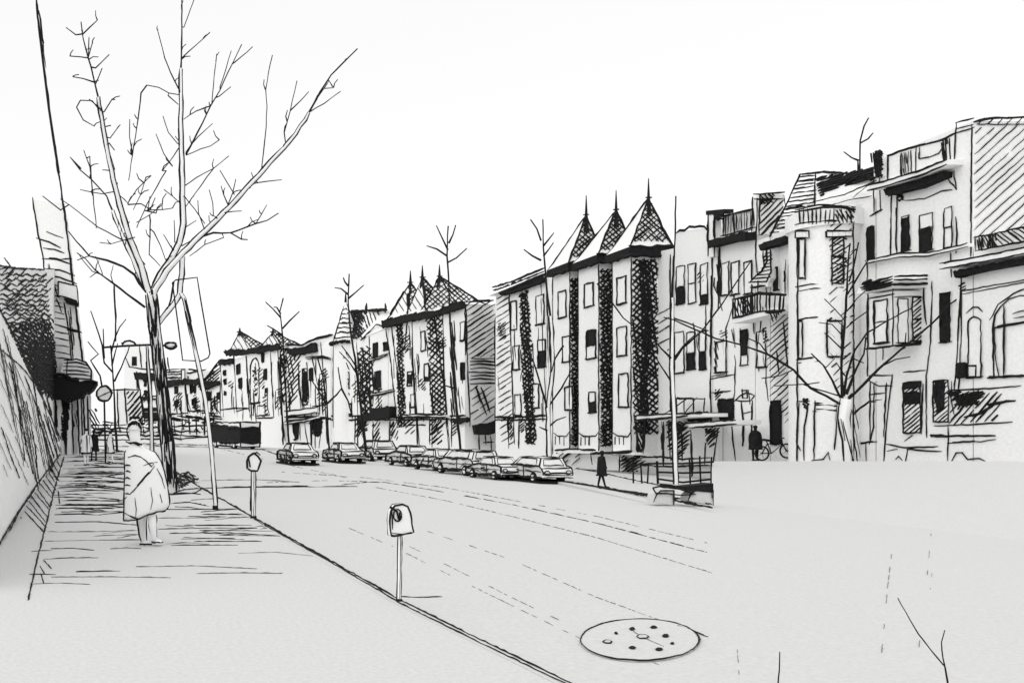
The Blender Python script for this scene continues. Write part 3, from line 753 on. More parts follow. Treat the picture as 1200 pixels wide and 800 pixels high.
for px in (389, 417): line(m, TC, [(px, 404), (px, 500)], 1.5)
hatch(m, TC, [(404, 405), (416, 405), (416, 440), (410, 470)], 62, 7, 1.6); line(m, TC, [(390, 418), (403, 419), (416, 416)], 1.5)
m.build('turret', h.root)
m = MB(); apx = at(405, 354, a.y); R1 = ry * 1.12
m.loft([TC.ring(zt, 20, R1), TC.ring(zt + .4, 20, R1 * .9), [(apx.x + .05 * math.cos(k), apx.y + .05 * math.sin(k), apx.z) for k in [6.2832 * i / 20 for i in range(20)]]], PAPER)
for k in range(7):
    t = .1 + k * .12; zz = zt + (apx.z - zt) * t; r = R1 * (1 - t) * .97
    pts = [(TC.cx + (apx.x - TC.cx) * t + (r + .05) * math.cos(x), TC.cy + (r + .05) * math.sin(x), zz + U(-.1, .1)) for x in [math.pi * (1.05 + .6 * j / 6) for j in range(7)]]
    m.ink(pts, 1.8)
for x in (math.pi * 1.06, math.pi * 1.9): m.ink([(TC.cx + R1 * math.cos(x), TC.cy + R1 * math.sin(x), zt), apx], 2.0)
m.tube([apx, apx + Vector((0, 0, 1.2))], [.16, .04], INK, 5)
for k in range(24): m.ink([TC.ring(zt - .1, 24, R1 + .1)[k], TC.ring(zt - .1, 24, R1 + .1)[(k + 1) % 24]], 4.2, jit=.8)
m.build('turret_roof', h.root)
m = MB(); q = [S.p(411, 401, .1), S.p(455, 384, .1), S.p(453, 363, -1.5), S.p(411, 365, -1.5)]
m.loft([q, [v + Vector((3, 1, 0)) for v in q]], PAPER)
SR = Plane(q[0], (q[1] - q[0]).cross(q[3] - q[0]))
line(m, SR, [(411, 365), (430, 364), (453, 363)], 3.4)
hatch(m, SR, [(412, 366), (428, 366), (424, 395), (413, 400)], 50, 2.6, 2.8); hatch(m, SR, [(412, 366), (426, 366), (420, 390), (413, 398)], -30, 3, 2.8)
hatch(m, SR, [(426, 366), (446, 365), (436, 382), (426, 390)], 70, 4.4, 1.8); hatch(m, SR, [(420, 392), (440, 380), (436, 390), (422, 400)], -45, 5, 2.4)
for x in (430, 452): line(m, SR, [(x, 366), (x, 356)], 3.0, .05)
m.build('roof', h.root)

# ---- flat roofed row
h = House('flat_roof_house', 'broad flat roofed house with a thick black eave right of the twin pyramids', 335.5, 388)
h.wall(415, 402, 6, edges=False)
for pts in ([(350, 424), (352, 470), (353, 480)], [(360, 425), (362, 470)], [(366, 418), (372, 450), (383, 470)], [(376, 402), (380, 450), (384, 520)], [(366, 476), (384, 474)], [(399, 458), (384, 473)]): h.line(pts, 1.5)
h.ledge([(360, 418), (380, 417), (388, 419)], .2, 2, 'string_course'); h.ledge([(336, 482), (352, 480), (374, 477)], .3, 6, 'fascia')
h.ledge([(336, 494), (355, 492), (376, 487)], .3, 3, 'string_course')
h.hatch([(336, 416), (353, 411), (351, 455), (344, 472), (337, 482)], -52, 3.6, 2.1); h.hatch([(336, 418), (346, 414), (344, 470), (337, 478)], 80, 4.5, 2.2)
h.clutter((418, 408), 16, 4)
h.done()
h.black([(340, 409), (352, 409), (372, 402), (373, 412), (355, 415), (342, 416)], .4, 'cornice')
m = MB(); S = h.S; m.prism([S.p(336, 405, -.3), S.p(352, 404, -.3), S.p(369, 396, -.3), S.p(386, 392, -.3), S.p(386, 404, -.3), S.p(336, 416, -.3)], (2.5, 0, 0), PAPER)
line(m, S, [(333, 403), (352, 404), (360, 400), (370, 396), (388, 392)], 2.6, -.2); m.build('roof', h.root)
for a in ((355, 360, 432, 474, (.1, .9)), (363, 367, 432, 445, (0, 1)), (375, 381, 438, 456, None)): h.win(a[0], a[1], a[2], a[3], fill=a[4], w=1.7)
h.black([(344, 497), (351, 496), (350, 513), (346, 514)], .05, 'shop_window'); h.black([(366, 494), (378, 492), (376, 508), (371, 510)], .05, 'shop_window')
m = MB(); dark(m, h.S, [(354, 433), (359, 432), (361, 470), (357, 473)]); 
for pts in ([(332, 495), (334, 516)], [(357, 495), (361, 522)], [(352, 516), (352, 500)], [(376, 508), (374, 524)]): line(m, h.S, pts, 1.6)
m.build('shutter', h.root)

# ---- twin pyramid house
h = House('twin_pyramid_house', 'white house with two small pyramid roofs, an arched stair window and a black hatched side', 258.5, 335)
h.wall(424, 406, 6, edges=False)
for x, t in ((258, 424), (274, 412), (289, 416), (317, 411), (326, 410)): h.line([(x, t), (x + 2, 450), (x + 4, 488)], 1.5)
h.line([(258, 480), (275, 478), (291, 478), (293, 484)], 1.7); h.line([(301, 490), (320, 489)], 2); h.line([(300, 487), (316, 486)], 1.5); h.line([(276, 482), (292, 478), (290, 445)], 1.4)
N = h.near
hatch(h.w, N, [(327, 410), (353, 408), (350, 455), (342, 470), (332, 478), (328, 450)], -52, 4.6, 2.0, 2); hatch(h.w, N, [(328, 410), (340, 409), (337, 470), (331, 476)], 80, 5, 2.2, 2)
h.w.ink([N.p(326, 409, .03), N.p(345, 409, .03), N.p(356, 407, .03)], 2.6); hatch(h.w, N, [(344, 408), (356, 407), (352, 418), (344, 420)], 0, 2.4, 2.6)
line(h.w, N, [(328, 412), (330, 470), (332, 520)], 2.2)
h.clutter((426, 412), 18, 0)
h.done()
h.black([(266, 411), (290, 410), (300, 408), (330, 403), (330, 409), (290, 415), (268, 416)], .4, 'cornice'); h.black([(258, 423), (275, 421), (275, 425), (259, 427)], .3, 'ledge')
S = h.S
for ax, ay, pl, pr, yy in ((281, 389, 267, 299, 413), (320, 389, 303, 333, 408)):
    a = S.p(pl, VY, .3); b = S.p(pr, VY, .3); zt = S.z((pl + pr) / 2, yy); bk = Vector((3, 1, 0))
    A, Bq = Vector((a.x, a.y, zt)), Vector((b.x, b.y, zt)); c = (A + Bq) / 2 + bk * .4
    h.pyramid([A, Bq, Bq + bk, A + bk], at(ax, ay, c.y), hat=[1], fin=5, sp=3.4, left=0, w=2.2)
for a in ((262.5, 265.5, 434, 439, (0, 1)), (263, 266, 444, 450, (0, 1)), (263, 265.5, 459, 462, (0, 1)), (278, 282, 427, 438, (0, 1)), (280, 284, 444, 454, (0, 1)), (307, 310, 414, 423, (0, 1)), (309, 313, 433, 444, (0, 1)), (311, 314, 455, 463, (.3, 1)), (302, 311, 475, 487, None)):
    h.win(a[0], a[1], a[2], a[3], fill=a[4], w=1.4, sill=False)
h.win(294, 304, 420, 472, arch=True, w=1.9, name='stair_window')
m = MB(); dark(m, h.S, [(297, 432), (301, 430), (303, 462), (299, 464)]); m.build('stair_lattice', h.root)

# ---- the far end of the street
def farhouse(name, label, pl, pr, yl, yr, black=None, wins=(), lines=(), hats=()):
    h = House(name, label, pl, pr)
    h.wall(yl, yr, 6, edges=False)
    for l in lines: h.line(l, 1.7)
    for q, d, sp, w in hats: h.hatch(q, d, sp, w)
    h.clutter((yl + 6, yr + 6), 7, 0, 484)
    h.done()
    if black: h.black(black, .4, 'cornice')
    for a in wins: h.win(a[0], a[1], a[2], a[3], fill=a[4] if len(a) > 4 else (0, 1), w=1.2, sill=False)
    return h
h = farhouse('lean_to_house', 'small far house with a steep black lean-to roof left of the twin pyramids', 237.5, 258, 452, 450, [(236, 449), (258, 446), (258, 451), (237, 456)], [(241, 244, 459, 469), (245, 248, 459, 469), (254, 259, 460, 467)], [[(238, 456), (239, 482)], [(258, 450), (258, 482)], [(237, 484), (255, 484)]])
m = MB(); S = h.S
q = [S.p(236, 452, .2), S.p(258, 448, .2), S.p(258, 424, -.8), S.p(254, 426, -.8)]
m.loft([q, [v + Vector((1.5, 1, 0)) for v in q]], PAPER)
SR = Plane(q[0], (q[1] - q[0]).cross(q[3] - q[0]))
hatch(m, SR, [(236, 450), (258, 446), (258, 425), (254, 427)], -40, 3.2, 2.4); hatch(m, SR, [(236, 450), (250, 447), (254, 430)], 30, 3.4, 2.2); line(m, SR, [(233, 453), (246, 438), (256, 424)], 3)
m.build('roof', h.root)
h = farhouse('eaved_house', 'small far house with a pale roof slab over a black eave', 217.5, 237, 445, 445, [(217, 445), (236, 444), (236, 449), (218, 450)], [(224, 226, 451, 460), (227.5, 230, 451, 460), (226, 230, 468, 474)], [[(218, 450), (221, 482)], [(222, 482), (242, 481)]])
m = MB(); S = h.S; m.prism([S.p(218, 436, -.3), S.p(234, 434, -.3), S.p(234, 445, -.3), S.p(218, 445, -.3)], (2, 1, 0)); line(m, S, [(218, 437), (234, 434), (240, 433)], 2.2, -.2); line(m, S, [(219, 441), (219, 446)], 1.5, -.2); hatch(m, S, [(230, 444), (238, 436), (238, 446)], -40, 3, 2.2, off=-.2); m.build('roof', h.root)
h = farhouse('chimney_house', 'small far house with a ruled slate roof and one white chimney', 194, 217, 450, 450, [(195, 448), (216, 447), (216, 450), (195, 452)], [(205, 209, 453, 460), (206, 209, 469, 476)], [[(194, 450), (197, 484)], [(217, 450), (220, 484)], [(196, 485), (220, 484)]])
m = MB(); S = h.S; m.prism([S.p(194, 434, -.3), S.p(212, 432, -.3), S.p(212, 449, -.3), S.p(194, 450, -.3)], (1, 2, 0))
for y in (435, 438, 442, 445): line(m, S, [(195, y + .8), (212, y)], 1.6, -.2)
m.build('roof', h.root)
m = MB(); m.prism([S.p(213, 432, 0), S.p(217, 431, 0), S.p(217, 448, 0), S.p(213, 448, 0)], (.6, 1, 0)); line(m, S, [(213, 448), (213, 433), (217, 432), (217, 448)], 1.7); m.build('chimney', h.root)
h = farhouse('ledged_house', 'narrow far house with white ledges under a thick black eave at the street end', 161, 193, 437, 437, [(160, 437), (186, 439), (186, 445), (161, 444)], [(169.5, 172, 445, 452), (176, 178, 446, 452), (170, 173, 458, 463)], [[(161, 437), (168, 485)], [(183, 445), (188, 482)], [(168, 486), (196, 486)]])
h.ledge([(167, 466), (176, 464), (186, 464)], .3, 3, 'ledge'); h.ledge([(168, 479), (180, 478), (190, 478)], .3, 2.5, 'ledge'); h.black([(168, 484), (194, 484), (194, 488), (170, 488)], .4, 'awning')
# curved upper building and low hatched shed across the end
def endblock(name, label, Y, poly, lines, hats=(), wins=(), depth=4):
    S = YP(Y); xs = [p[0] for p in poly]
    c = S.p(sum(xs) / len(xs), VY, 0)
    r = thing(name, label, 'house', (c.x, Y, GZ), ROW)
    m = MB()
    q = [S.p(x, y, 0) for x, y in poly]
    m.prism(q, (0, depth, 0), PAPER)
    for l in lines: line(m, S, l, 1.8)
    for q, d, sp, w in hats: hatch(m, S, q, d, sp, w)
    m.build('wall', r)
    for a in wins:
        f = MB(); x0, x1, y0, y1 = a; f.ink([S.p(x0, y0, .03), S.p(x1, y0, .03), S.p(x1, y1, .03), S.p(x0, y1, .03)], 1.4, closed=True); fo = f.build('window', r)
        p = MB(); p.prism([S.p(x0, y0, .004), S.p(x1, y0, .004), S.p(x1, y1, .004), S.p(x0, y1, .004)], (0, -.02, 0), INK); p.build('pane', fo)
    return r
endblock('curved_house', 'tall far white house with a curved lower edge behind the street end', 175, [(145, 401), (190, 401), (193, 440), (193, 520), (146, 520)], [[(143, 402), (150, 399), (158, 401)], [(148, 420), (152, 430), (165, 432), (190, 434), (216, 432), (232, 434), (240, 433)], [(163, 404), (166, 430)], [(177, 404), (180, 432)], [(190, 410), (191, 432)], [(160, 436), (164, 500)], [(172, 440), (175, 505)], [(184, 446), (188, 500)]], wins=[(155, 160, 418, 428)])
endblock('low_shed', 'low white shed with one hatched half at the far end of the pavement', 140, [(136, 457), (164, 456), (167, 495), (138, 524)], [[(131, 457), (148, 456), (164, 457)], [(146, 456), (149, 498)], [(164, 457), (170, 496)], [(137, 457), (139, 500)], [(152, 490), (163, 490), (167, 497), (161, 505), (153, 503), (152, 490)]], [([(148, 457), (164, 458), (168, 492), (151, 494)], -50, 4.4, 2.2)])  # the hatched half is its shaded side, drawn in ink
# ================================================================== GROUND
G0 = Plane((0, 0, 0), (0, 0, 1))
ROADZ = lambda x: -.12 - .0263 * (x - 3)
RD = Plane((3, 0, -.12), (.0263, 0, 1))
PV = Plane((3, 0, -.01), (.0263, 0, 1))
def interp(T, y):
    if y <= T[0][0]: return T[0][1]
    for (a, xa), (b, xb) in zip(T[:-1], T[1:]):
        if y <= b: return xa + (xb - xa) * (y - a) / (b - a)
    return T[-1][1]
KLT = [(0, 3.3), (3, 3.12), (5.76, 2.98), (8.54, 2.73), (16.7, 2.45), (25.4, 2.16), (37.8, 1.9), (94, 1.4), (400, 1.4)]
KRT = [(0, 14.4), (21, 14.4), (36, 18), (61, 18), (92, 17.2), (106, 13.5), (130, 9.5), (160, 4), (400, 4)]
YS = [-30, -10, 0, 2, 3, 4.5, 5.76, 7, 8.54, 11, 14, 16.7, 21, 25.4, 30, 36, 37.8, 45, 52, 61, 75, 92, 106, 118, 130, 160, 250, 400]
KL = lambda y: interp(KLT, y)
KR = lambda y: interp(KRT, y)
def strip(mb, fa, fb, m=GROUND):
    for a, b in zip(YS[:-1], YS[1:]): mb.poly([fa(a), fb(a), fb(b), fa(b)], m)
m = MB()
strip(m, lambda y: (-400, y, 0), lambda y: (KL(y), y, 0)); strip(m, lambda y: (KL(y), y, 0), lambda y: (KL(y), y, -.3))
# pen hatching across the paving
SW = [(75, 523, 165), (77, 527, 130), (77, 531, 96), (76, 536, 205), (76, 541, 150), (74, 549, 150), (88, 555, 147), (86, 559, 148), (72, 564, 146), (78, 567, 120), (70, 571, 147), (72, 576, 140), (75, 583, 145), (128, 587, 150), (66, 592, 148), (72, 600, 150), (66, 596, 110), (66, 612, 160), (56, 623, 160), (52, 634, 165), (110, 628, 162), (37, 646, 60), (60, 643, 110), (130, 643, 165), (52, 655, 115), (36, 673, 65), (90, 670, 140), (36, 684, 105), (60, 676, 200), (200, 590, 245), (195, 597, 285), (186, 607, 300), (186, 620, 300), (200, 625, 330), (195, 637, 245), (200, 579, 235), (245, 563, 297), (250, 571, 420), (225, 586, 260), (280, 648, 365), (160, 664, 300), (230, 672, 330), (300, 617, 320)]
KX = lambda y: 165 + (y - 523) * 1.35 if y < 549 else 200 + (y - 549) * 1.6 if y < 571 else 235 + (y - 571) * 1.77     # picture column of the kerb
for x0, y, x1 in SW:
    if x0 > KX(y) - 12: continue
    x1 = min(x1, KX(y) - 3)
    k = U(-2, 4); w = U(1.2, 2.3) if y < 600 else U(.8, 1.7); faint = y > 640 and x1 > 150 or x0 > 220
    line(m, G0, [(x0, y), ((x0 + x1) / 2, y - U(0, 1.5)), (x1, y + k)], w, .004, m=FAINT if faint else INK)
    if R() < .4 and y < 630: line(m, G0, [(x1, y + k), (x0 + (x1 - x0) * U(.3, .6), y + U(2, 4))], w * .8, .004)
for k in range(34):
    y = 527 + 78 * (k / 34) ** 1.1 + U(-1, 1); x0 = U(76, 120) - (y - 527) * .3; x1 = min(148, x0 + U(25, 75))
    line(m, G0, [(x0, y), ((x0 + x1) / 2, y + U(-1.5, .5)), (x1, y + U(-1.5, 2))], U(1.2, 2.1), .004)
for k in range(14):
    y = U(578, 640); x0 = U(188, 240); line(m, G0, [(x0, y), (max(x0 + 12, min(x0 + U(25, 90), KX(y) - 4)), y + U(-1, 3))], U(.8, 1.4), .004)
line(m, G0, [(33, 703), (40, 670), (55, 610), (66, 565), (75, 535)], 2.0, .004)
for k in range(13):
    t = k / 12; y = 548 + t * 75; x = 73 - t * 20
    line(m, G0, [(x - 16 - 8 * t, y - 24), (x - U(0, 3), y + U(-3, 4))], U(1.1, 1.9), .004)
for p in ([(47, 663), (52, 672)], [(48, 672), (51, 683)], [(51, 656), (60, 666)], [(24, 606), (25, 607)], [(68, 575), (70, 590)]): line(m, G0, p, 1.5, .004)
struct('sidewalk', m)
m = MB()
strip(m, lambda y: (KL(y), y, ROADZ(KL(y))), lambda y: (KR(y), y, ROADZ(KR(y))))
def dashes(pts, w, mt, gap=.3, seg=14):
    seg *= .5; w *= .8
    for (ax, ay), (bx, by) in zip(pts[:-1], pts[1:]):
        L = math.hypot(bx - ax, by - ay); t = 0
        while t < L:
            l = seg * U(.4, 1.6); e = min(L, t + l)
            if R() > gap: line(m, RD, [(ax + (bx - ax) * t / L, ay + (by - ay) * t / L), (ax + (bx - ax) * e / L, ay + (by - ay) * e / L)], w * U(.7, 1.2), .004, 0, mt, .25)
            t = e + U(1, 3)
dashes([(400, 568), (430, 565), (450, 565), (500, 573), (600, 591), (700, 613), (828, 647)], 1.6, INK, .06, 30)
dashes([(330, 553), (430, 560), (520, 571), (600, 586), (700, 605), (828, 636)], 1.3, FAINT, .25, 16)
dashes([(440, 571), (520, 586), (600, 605), (700, 630), (834, 671)], 1.3, FAINT, .12, 16)
dashes([(235, 520), (330, 543), (430, 565)], 1.2, FAINT, .3); dashes([(300, 566), (380, 563), (450, 565)], 1.4, FAINT, .2)
dashes([(500, 622), (600, 656), (700, 700), (828, 746)], 1.1, FAINT, .35); dashes([(480, 640), (600, 700), (700, 748), (780, 782)], 1.0, FAINT, .5)
dashes([(400, 615), (460, 640), (560, 690), (680, 748)], 1.0, FAINT, .5)
line(m, RD, [(236, 563), (300, 562), (350, 565)], 1.3, .004, m=FAINT); line(m, RD, [(240, 572), (300, 571), (418, 570)], 1.5, .004)
line(m, RD, [(780, 730), (805, 737), (830, 746)], 1.5, .004); line(m, RD, [(470, 699), (495, 700), (517, 699)], 1.4, .004)
line(m, RD, [(240, 517), (300, 524), (345, 540)], 1.5, .004)
for k in range(5): line(m, RD, [(155 + k * 5, 519 + k), (240 + k * 3, 516 + k * 2)], 1.3, .004)
# faint scratches and cracks in the empty surface at the lower right
dashes([(1048, 622), (1040, 690), (1030, 800)], .8, FAINT, .5); dashes([(1094, 592), (1086, 680), (1072, 800)], .6, FAINT, .7); dashes([(1101, 592), (1090, 690)], .6, FAINT, .75)
dashes([(863, 745), (866, 790)], .9, FAINT, .4)
struct('road', m)
# kerb edge: two pen lines on the arris
m = MB()
K = [(165, 523), (200, 549), (235, 571), (297, 606), (400, 664), (470, 703.5), (560, 748), (668, 800), (760, 845)]
m.ink([G0.p(x, y, .006) for x, y in K], 2.4, jit=.5, step=9)
m.ink([G0.p(x, y + 2 + (x > 420) * 2, .006) for x, y in K[3:]], 1.5, jit=.5, step=9)
for a, b in zip(YS[:-1], YS[1:]):
    m.poly([(KL(a) - .10, a, .002), (KL(a) + .003, a, .002), (KL(b) + .003, b, .002), (KL(b) - .10, b, .002)], GROUND)
struct('kerb', m)
m = MB()
PZ = lambda x, y=40: ROADZ(x) + .11 * max(.0, min(1, (y - 24) / 10))      # the kerb is dropped at the near end
strip(m, lambda y: (KR(y), y, PZ(KR(y), y)), lambda y: (33, y, PZ(33, y)))
strip(m, lambda y: (33, y, PZ(33, y)), lambda y: (400, y, PZ(33, y)))
strip(m, lambda y: (KR(y), y, PZ(KR(y), y)), lambda y: (KR(y), y, PZ(KR(y), y) - .3))
m.ink([PV.p(x, y, .008) for x, y in ((622, 561), (650, 563), (700, 570), (740, 577), (790, 586), (835, 595))], 2.6)
m.ink([PV.p(x, y, .008) for x, y in ((700, 571), (740, 576), (790, 583), (835, 591))], 1.6)
m.ink([PV.p(x, y, .008) for x, y in ((652, 546), (675, 549), (700, 553), (740, 562), (785, 571))], 1.8)
struct('pavement', m)
m = MB(); m.poly([(-6000, -6000, -1.3), (6000, -6000, -1.3), (6000, 9000, -1.3), (-6000, 9000, -1.3)], GROUND); struct('ground', m)

# added front garden bank, sloped from houses to pavement to take light like the road (left blank in the drawing)
m = MB(); TZ = lambda y: 1.7 - .0352 * y
ed = [((26, 38), (18, 26.31)), ((26, 32), (18, 22)), ((26, 26), (18, 17)), ((26, 19), (18, 12)), ((26, 12), (18, 6))]
T = [Vector((x, y, TZ(y))) for (x, y), _ in ed]; Bq = [Vector((x, y, PZ(x, y) - .02)) for _, (x, y) in ed]
for k in range(4): m.poly([T[k], T[k + 1], Bq[k + 1], Bq[k]], GROUND)
m.poly([T[0], Bq[0], (26, 38, -1)], GROUND)
far = [Vector((30, 43.8, TZ(43.8))), Vector((36, 46, TZ(46)))] + [Vector((36, y, TZ(y))) for y in (12,)]
m.poly(T + list(reversed(far)), GROUND)
m.poly([T[0], (26, 38, -1), (30, 43.8, -1), far[0]], GROUND)
struct('bank', m)

# manhole cover
c = RD.p(750, 751, 0)
r = thing('manhole_cover', 'round manhole cover with raised studs in the road', 'manhole cover', c)
m = MB(); rx, ry = .505, .70
rim = [RD.p(750 + 69.5 * math.cos(k * math.pi / 24), 751 + 24.5 * math.sin(k * math.pi / 24), .004) for k in range(48)]
m.prism(rim, (0, 0, .010), GROUND); m.ink([Vector(p) + Vector((0, 0, .012)) for p in rim], 2.0, closed=True, jit=.3, step=8)
m.build('lid', r)
for x, y, a, b in ((712, 754, 5, 2), (741, 739, 2.4, 1.5), (753, 748, 7, 2.4), (766, 737, 3.5, 1.2), (780, 747, 3.6, 1.8), (741, 761, 3.5, 1.6), (772, 763, 4, 1.6), (722, 744, 1.5, 1), (788, 756, 1.8, 1)):
    m = MB(); pts = [RD.p(x + a * math.cos(t) + U(-.5, .5), y + b * math.sin(t), .016) for t in [k * 1.047 for k in range(6)]]
    m.prism([p for p in pts], (0, 0, .006), GROUND if x == 753 or x == 712 else INK); m.ink([p + Vector((0, 0, .006)) for p in pts], 1.7, closed=True, jit=.2); m.build('stud', r)
m = MB(); line(m, RD, [(740, 740), (752, 748), (778, 759)], 1.0, .018, m=FAINT); m.build('groove', r)

# ================================================================== LEFT SIDE
a, b = Vector((-1.96, 13.1, 0)), Vector((-4.5, 56, 0)); t = (b - a).normalized(); LW = Plane(a, (t.y, -t.x, 0))
r = thing('boundary_wall', 'white boundary wall with sloping top and slanting pen hatching at the left edge', 'wall', (-2.6, 25, 0))
m = MB()
P = [LW.p(-40, 282, 0), LW.p(0, 365, 0), LW.p(28, 425, 0), LW.p(55, 480, 0), LW.p(71, 514, 0)]
Bt = [p.copy() for p in P]
for q in Bt: q.z = -.02
for k in range(4): m.prism([Bt[k], Bt[k + 1], P[k + 1], P[k]], -LW.n * .35, PAPER)
line(m, LW, [(-20, 320), (0, 365), (22, 405), (45, 455), (62, 495), (72, 516)], 1.6)
line(m, LW, [(-20, 668), (0, 633), (20, 600), (40, 571), (56, 550), (70, 532)], 2.2); line(m, LW, [(-10, 657), (4, 632), (22, 599), (40, 573)], 1.6)
for k in range(20):
    x = -10 + k * 4.2; yt = 345 + (x + 10) * 2.05 + U(10, 50); L = U(90, 190) * (1 - k / 34)
    line(m, LW, [(x, yt), (x + 5 + L * .05, yt + L * .5), (x + 8 + L * .12, min(yt + L, 628 - x * 1.35))], U(.8, 1.4), .02, m=FAINT if R() < .55 else INK)
for pts in ([(0, 410), (18, 424), (30, 436), (38, 447), (42, 470), (46, 500)], [(10, 425), (22, 480), (30, 520), (38, 555)], [(2, 385), (14, 430), (20, 470), (28, 540)], [(38, 444), (45, 490), (55, 525), (60, 545)], [(40, 420), (52, 460), (66, 510)], [(28, 440), (52, 500)], [(50, 470), (62, 520)], [(0, 500), (10, 530), (22, 560)], [(30, 470), (40, 520), (44, 560)]):
    line(m, LW, pts, 1.5)
hatch(m, LW, [(50, 478), (70, 514), (69, 530), (58, 545), (52, 520)], 72, 4, 1.8, 4)
hatch(m, LW, [(0, 400), (30, 450), (45, 520), (30, 560), (0, 560)], 66, 9, .9, 20, m=FAINT)
m.build('wall', r)

r = thing('corner_building', 'tall shingled corner building at the left with leaning tower and jutting bay', 'building', (-6, 55, -.1))
wa, wb = Vector((-4.5, 30, 0)), Vector((-5.35, 63, 0)); t = (wb - wa).normalized(); BF = Plane(wa, (t.y, -t.x, 0))
m = MB()
top = [BF.p(-120, 318, 0), BF.p(0, 312, 0), BF.p(30, 314, 0), BF.p(64, 316, 0)]
for k in range(3):
    q0, q1 = top[k].copy(), top[k + 1].copy(); q0.z = q1.z = -.05
    m.prism([q0, q1, top[k + 1], top[k]], -BF.n * 5, PAPER)
line(m, BF, [(-10, 310), (20, 314), (52, 316)], 1.9); line(m, BF, [(-6, 317), (12, 312), (4, 302)], 1.4)
y = 321
k = 0
while y < 458:
    d = (y - 320) / 138
    x0 = max(-4, (y - 365) * .48); x1 = 54 + 12 * d
    if x1 - x0 > 4:
        for rep in range(3 if d > .6 else 2 if d > .4 else 1):
            pts = []; x = x0; ph = U(0, 6); am = 1.2 + .8 * d
            while x < x1:
                pts.append((x, y + am * math.sin(ph + x * .55) + rep * 1.5 + (x - x0) * .03)); x += 2.4
            pts.append((x1, y + 1)); line(m, BF, pts, 1.3 + 1.2 * d, .02, jit=.5)
        if d < .5:
            for q in range(4): xx = U(x0, x1); line(m, BF, [(xx, y), (xx + U(4, 9), y - U(4, 8))], 1.4)
    y += 6.2 - 2.6 * d
hatch(m, BF, [(0, 322), (56, 325), (60, 380), (66, 440), (40, 430), (10, 380)], -42, 8.5, 1.2, 4, gap=.45); hatch(m, BF, [(0, 330), (56, 335), (64, 400), (66, 450), (50, 450), (20, 395)], 35, 8.0, 1.2, 4, gap=.45)
hatch(m, BF, [(20, 380), (62, 372), (66, 440), (50, 450), (36, 430)], 62, 3.6, 2.0, 4); hatch(m, BF, [(36, 400), (66, 400), (68, 462), (55, 462), (42, 440)], 5, 3.4, 2.4, 4); hatch(m, BF, [(40, 425), (67, 420), (68, 466), (56, 468), (46, 448)], -40, 3.0, 3.0, 3); hatch(m, BF, [(48, 436), (67, 430), (68, 470), (58, 470)], 60, 2.8, 3.2, 2)
m.build('shingled_wall', r)
TY = 62; S = YP(TY)
m = MB(); tp = [(38, 234), (74, 238), (80, 290), (90, 370), (97, 425), (97, 440), (66, 440), (65, 410), (58, 360), (50, 300)]
m.prism([S.p(x, y, 0) for x, y in tp], (0, 5, 0), PAPER)
line(m, S, [(38, 232), (44, 270), (50, 300), (56, 350), (60, 400), (66, 430)], 1.7); line(m, S, [(42, 0), (44, 20), (52, 80), (58, 130), (63, 165), (68, 200), (76, 250), (83, 310), (90, 370), (97, 425)], 2.4, over=0)
for p in ([(55, 272), (65, 276), (73, 279)], [(43, 279), (58, 284), (70, 290)], [(52, 291), (64, 292), (75, 297)], [(50, 303), (66, 304), (85, 310)], [(72, 304), (84, 303)], [(52, 315), (70, 316), (87, 323)], [(55, 323), (70, 325), (90, 333)], [(58, 331), (68, 335)], [(58, 338), (68, 340)], [(60, 345), (70, 348)], [(60, 351), (72, 355)], [(62, 358), (74, 360)], [(63, 365), (75, 368)], [(64, 372), (76, 374)], [(64, 380), (78, 384), (95, 389)], [(65, 388), (80, 391)], [(66, 396), (80, 399)], [(66, 404), (80, 406)], [(67, 412), (82, 415)], [(67, 419), (84, 421)], [(58, 310), (59, 345)], [(63, 330), (67, 346)], [(66, 350), (72, 365)]): line(m, S, p, 1.6)
line(m, S, [(75, 355), (80, 385), (84, 424)], 1.6); line(m, S, [(88, 358), (92, 388), (98, 424)], 1.6); line(m, S, [(80, 386), (95, 389)], 2.6)
hatch(m, S, [(80, 360), (84, 360), (88, 420), (84, 422)], 84, 3, 1.4)
m.build('tower', r)
m = MB(); FS = YP(TY - .8)
m.prism([FS.p(x, y, 0) for x, y in ((68, 330), (90, 335), (92, 357), (89, 352), (75, 349), (69, 346))], (0, 1.2, 0), PAPER); m.ink([FS.p(x, y, .02) for x, y in ((68, 330), (90, 335), (92.5, 358), (89, 352), (75, 348), (68, 346))], 1.9, closed=True)
m.prism([FS.p(x, y, 0) for x, y in ((75, 349), (89, 352), (92, 358), (88, 357), (77, 354))], (0, .9, 0), INK); m.ink([FS.p(75, 350, 0), FS.p(92, 356, 0)], 4)
m.build('oriel', r)
m = MB(); mast = [at(x, y, TY) for x, y in ((69, 203), (63, 165), (57, 125), (50, 70), (45, 30), (42, -12))]
m.tube(mast, [.09, .10, .09, .08, .06, .05], INK, 6); m.ink([at(x, y, TY - .1) for x, y in ((43, 0), (47, 25), (52, 65), (54, 80))], 1.4); m.ink([at(x, y, TY - .1) for x, y in ((64, 165), (67, 195))], 2.6)
m.build('mast', r)
m = MB(); FS = YP(TY - 2)
m.prism([FS.p(x, y, 0) for x, y in ((75, 422), (102, 424), (107, 432), (107, 449), (78, 452), (66, 452))], (0, 4, 0), PAPER)
for k in range(6): line(m, FS, [(76 - k * .5, 425 + k * 4.4), (90, 424.5 + k * 4.6), (103 + k * .8, 428 + k * 4)], 1.7)
line(m, FS, [(75, 422), (90, 421), (101, 424), (107, 434), (107, 450)], 2.0); line(m, FS, [(79, 422), (77, 452)], 1.6)
m.build('balcony', r)
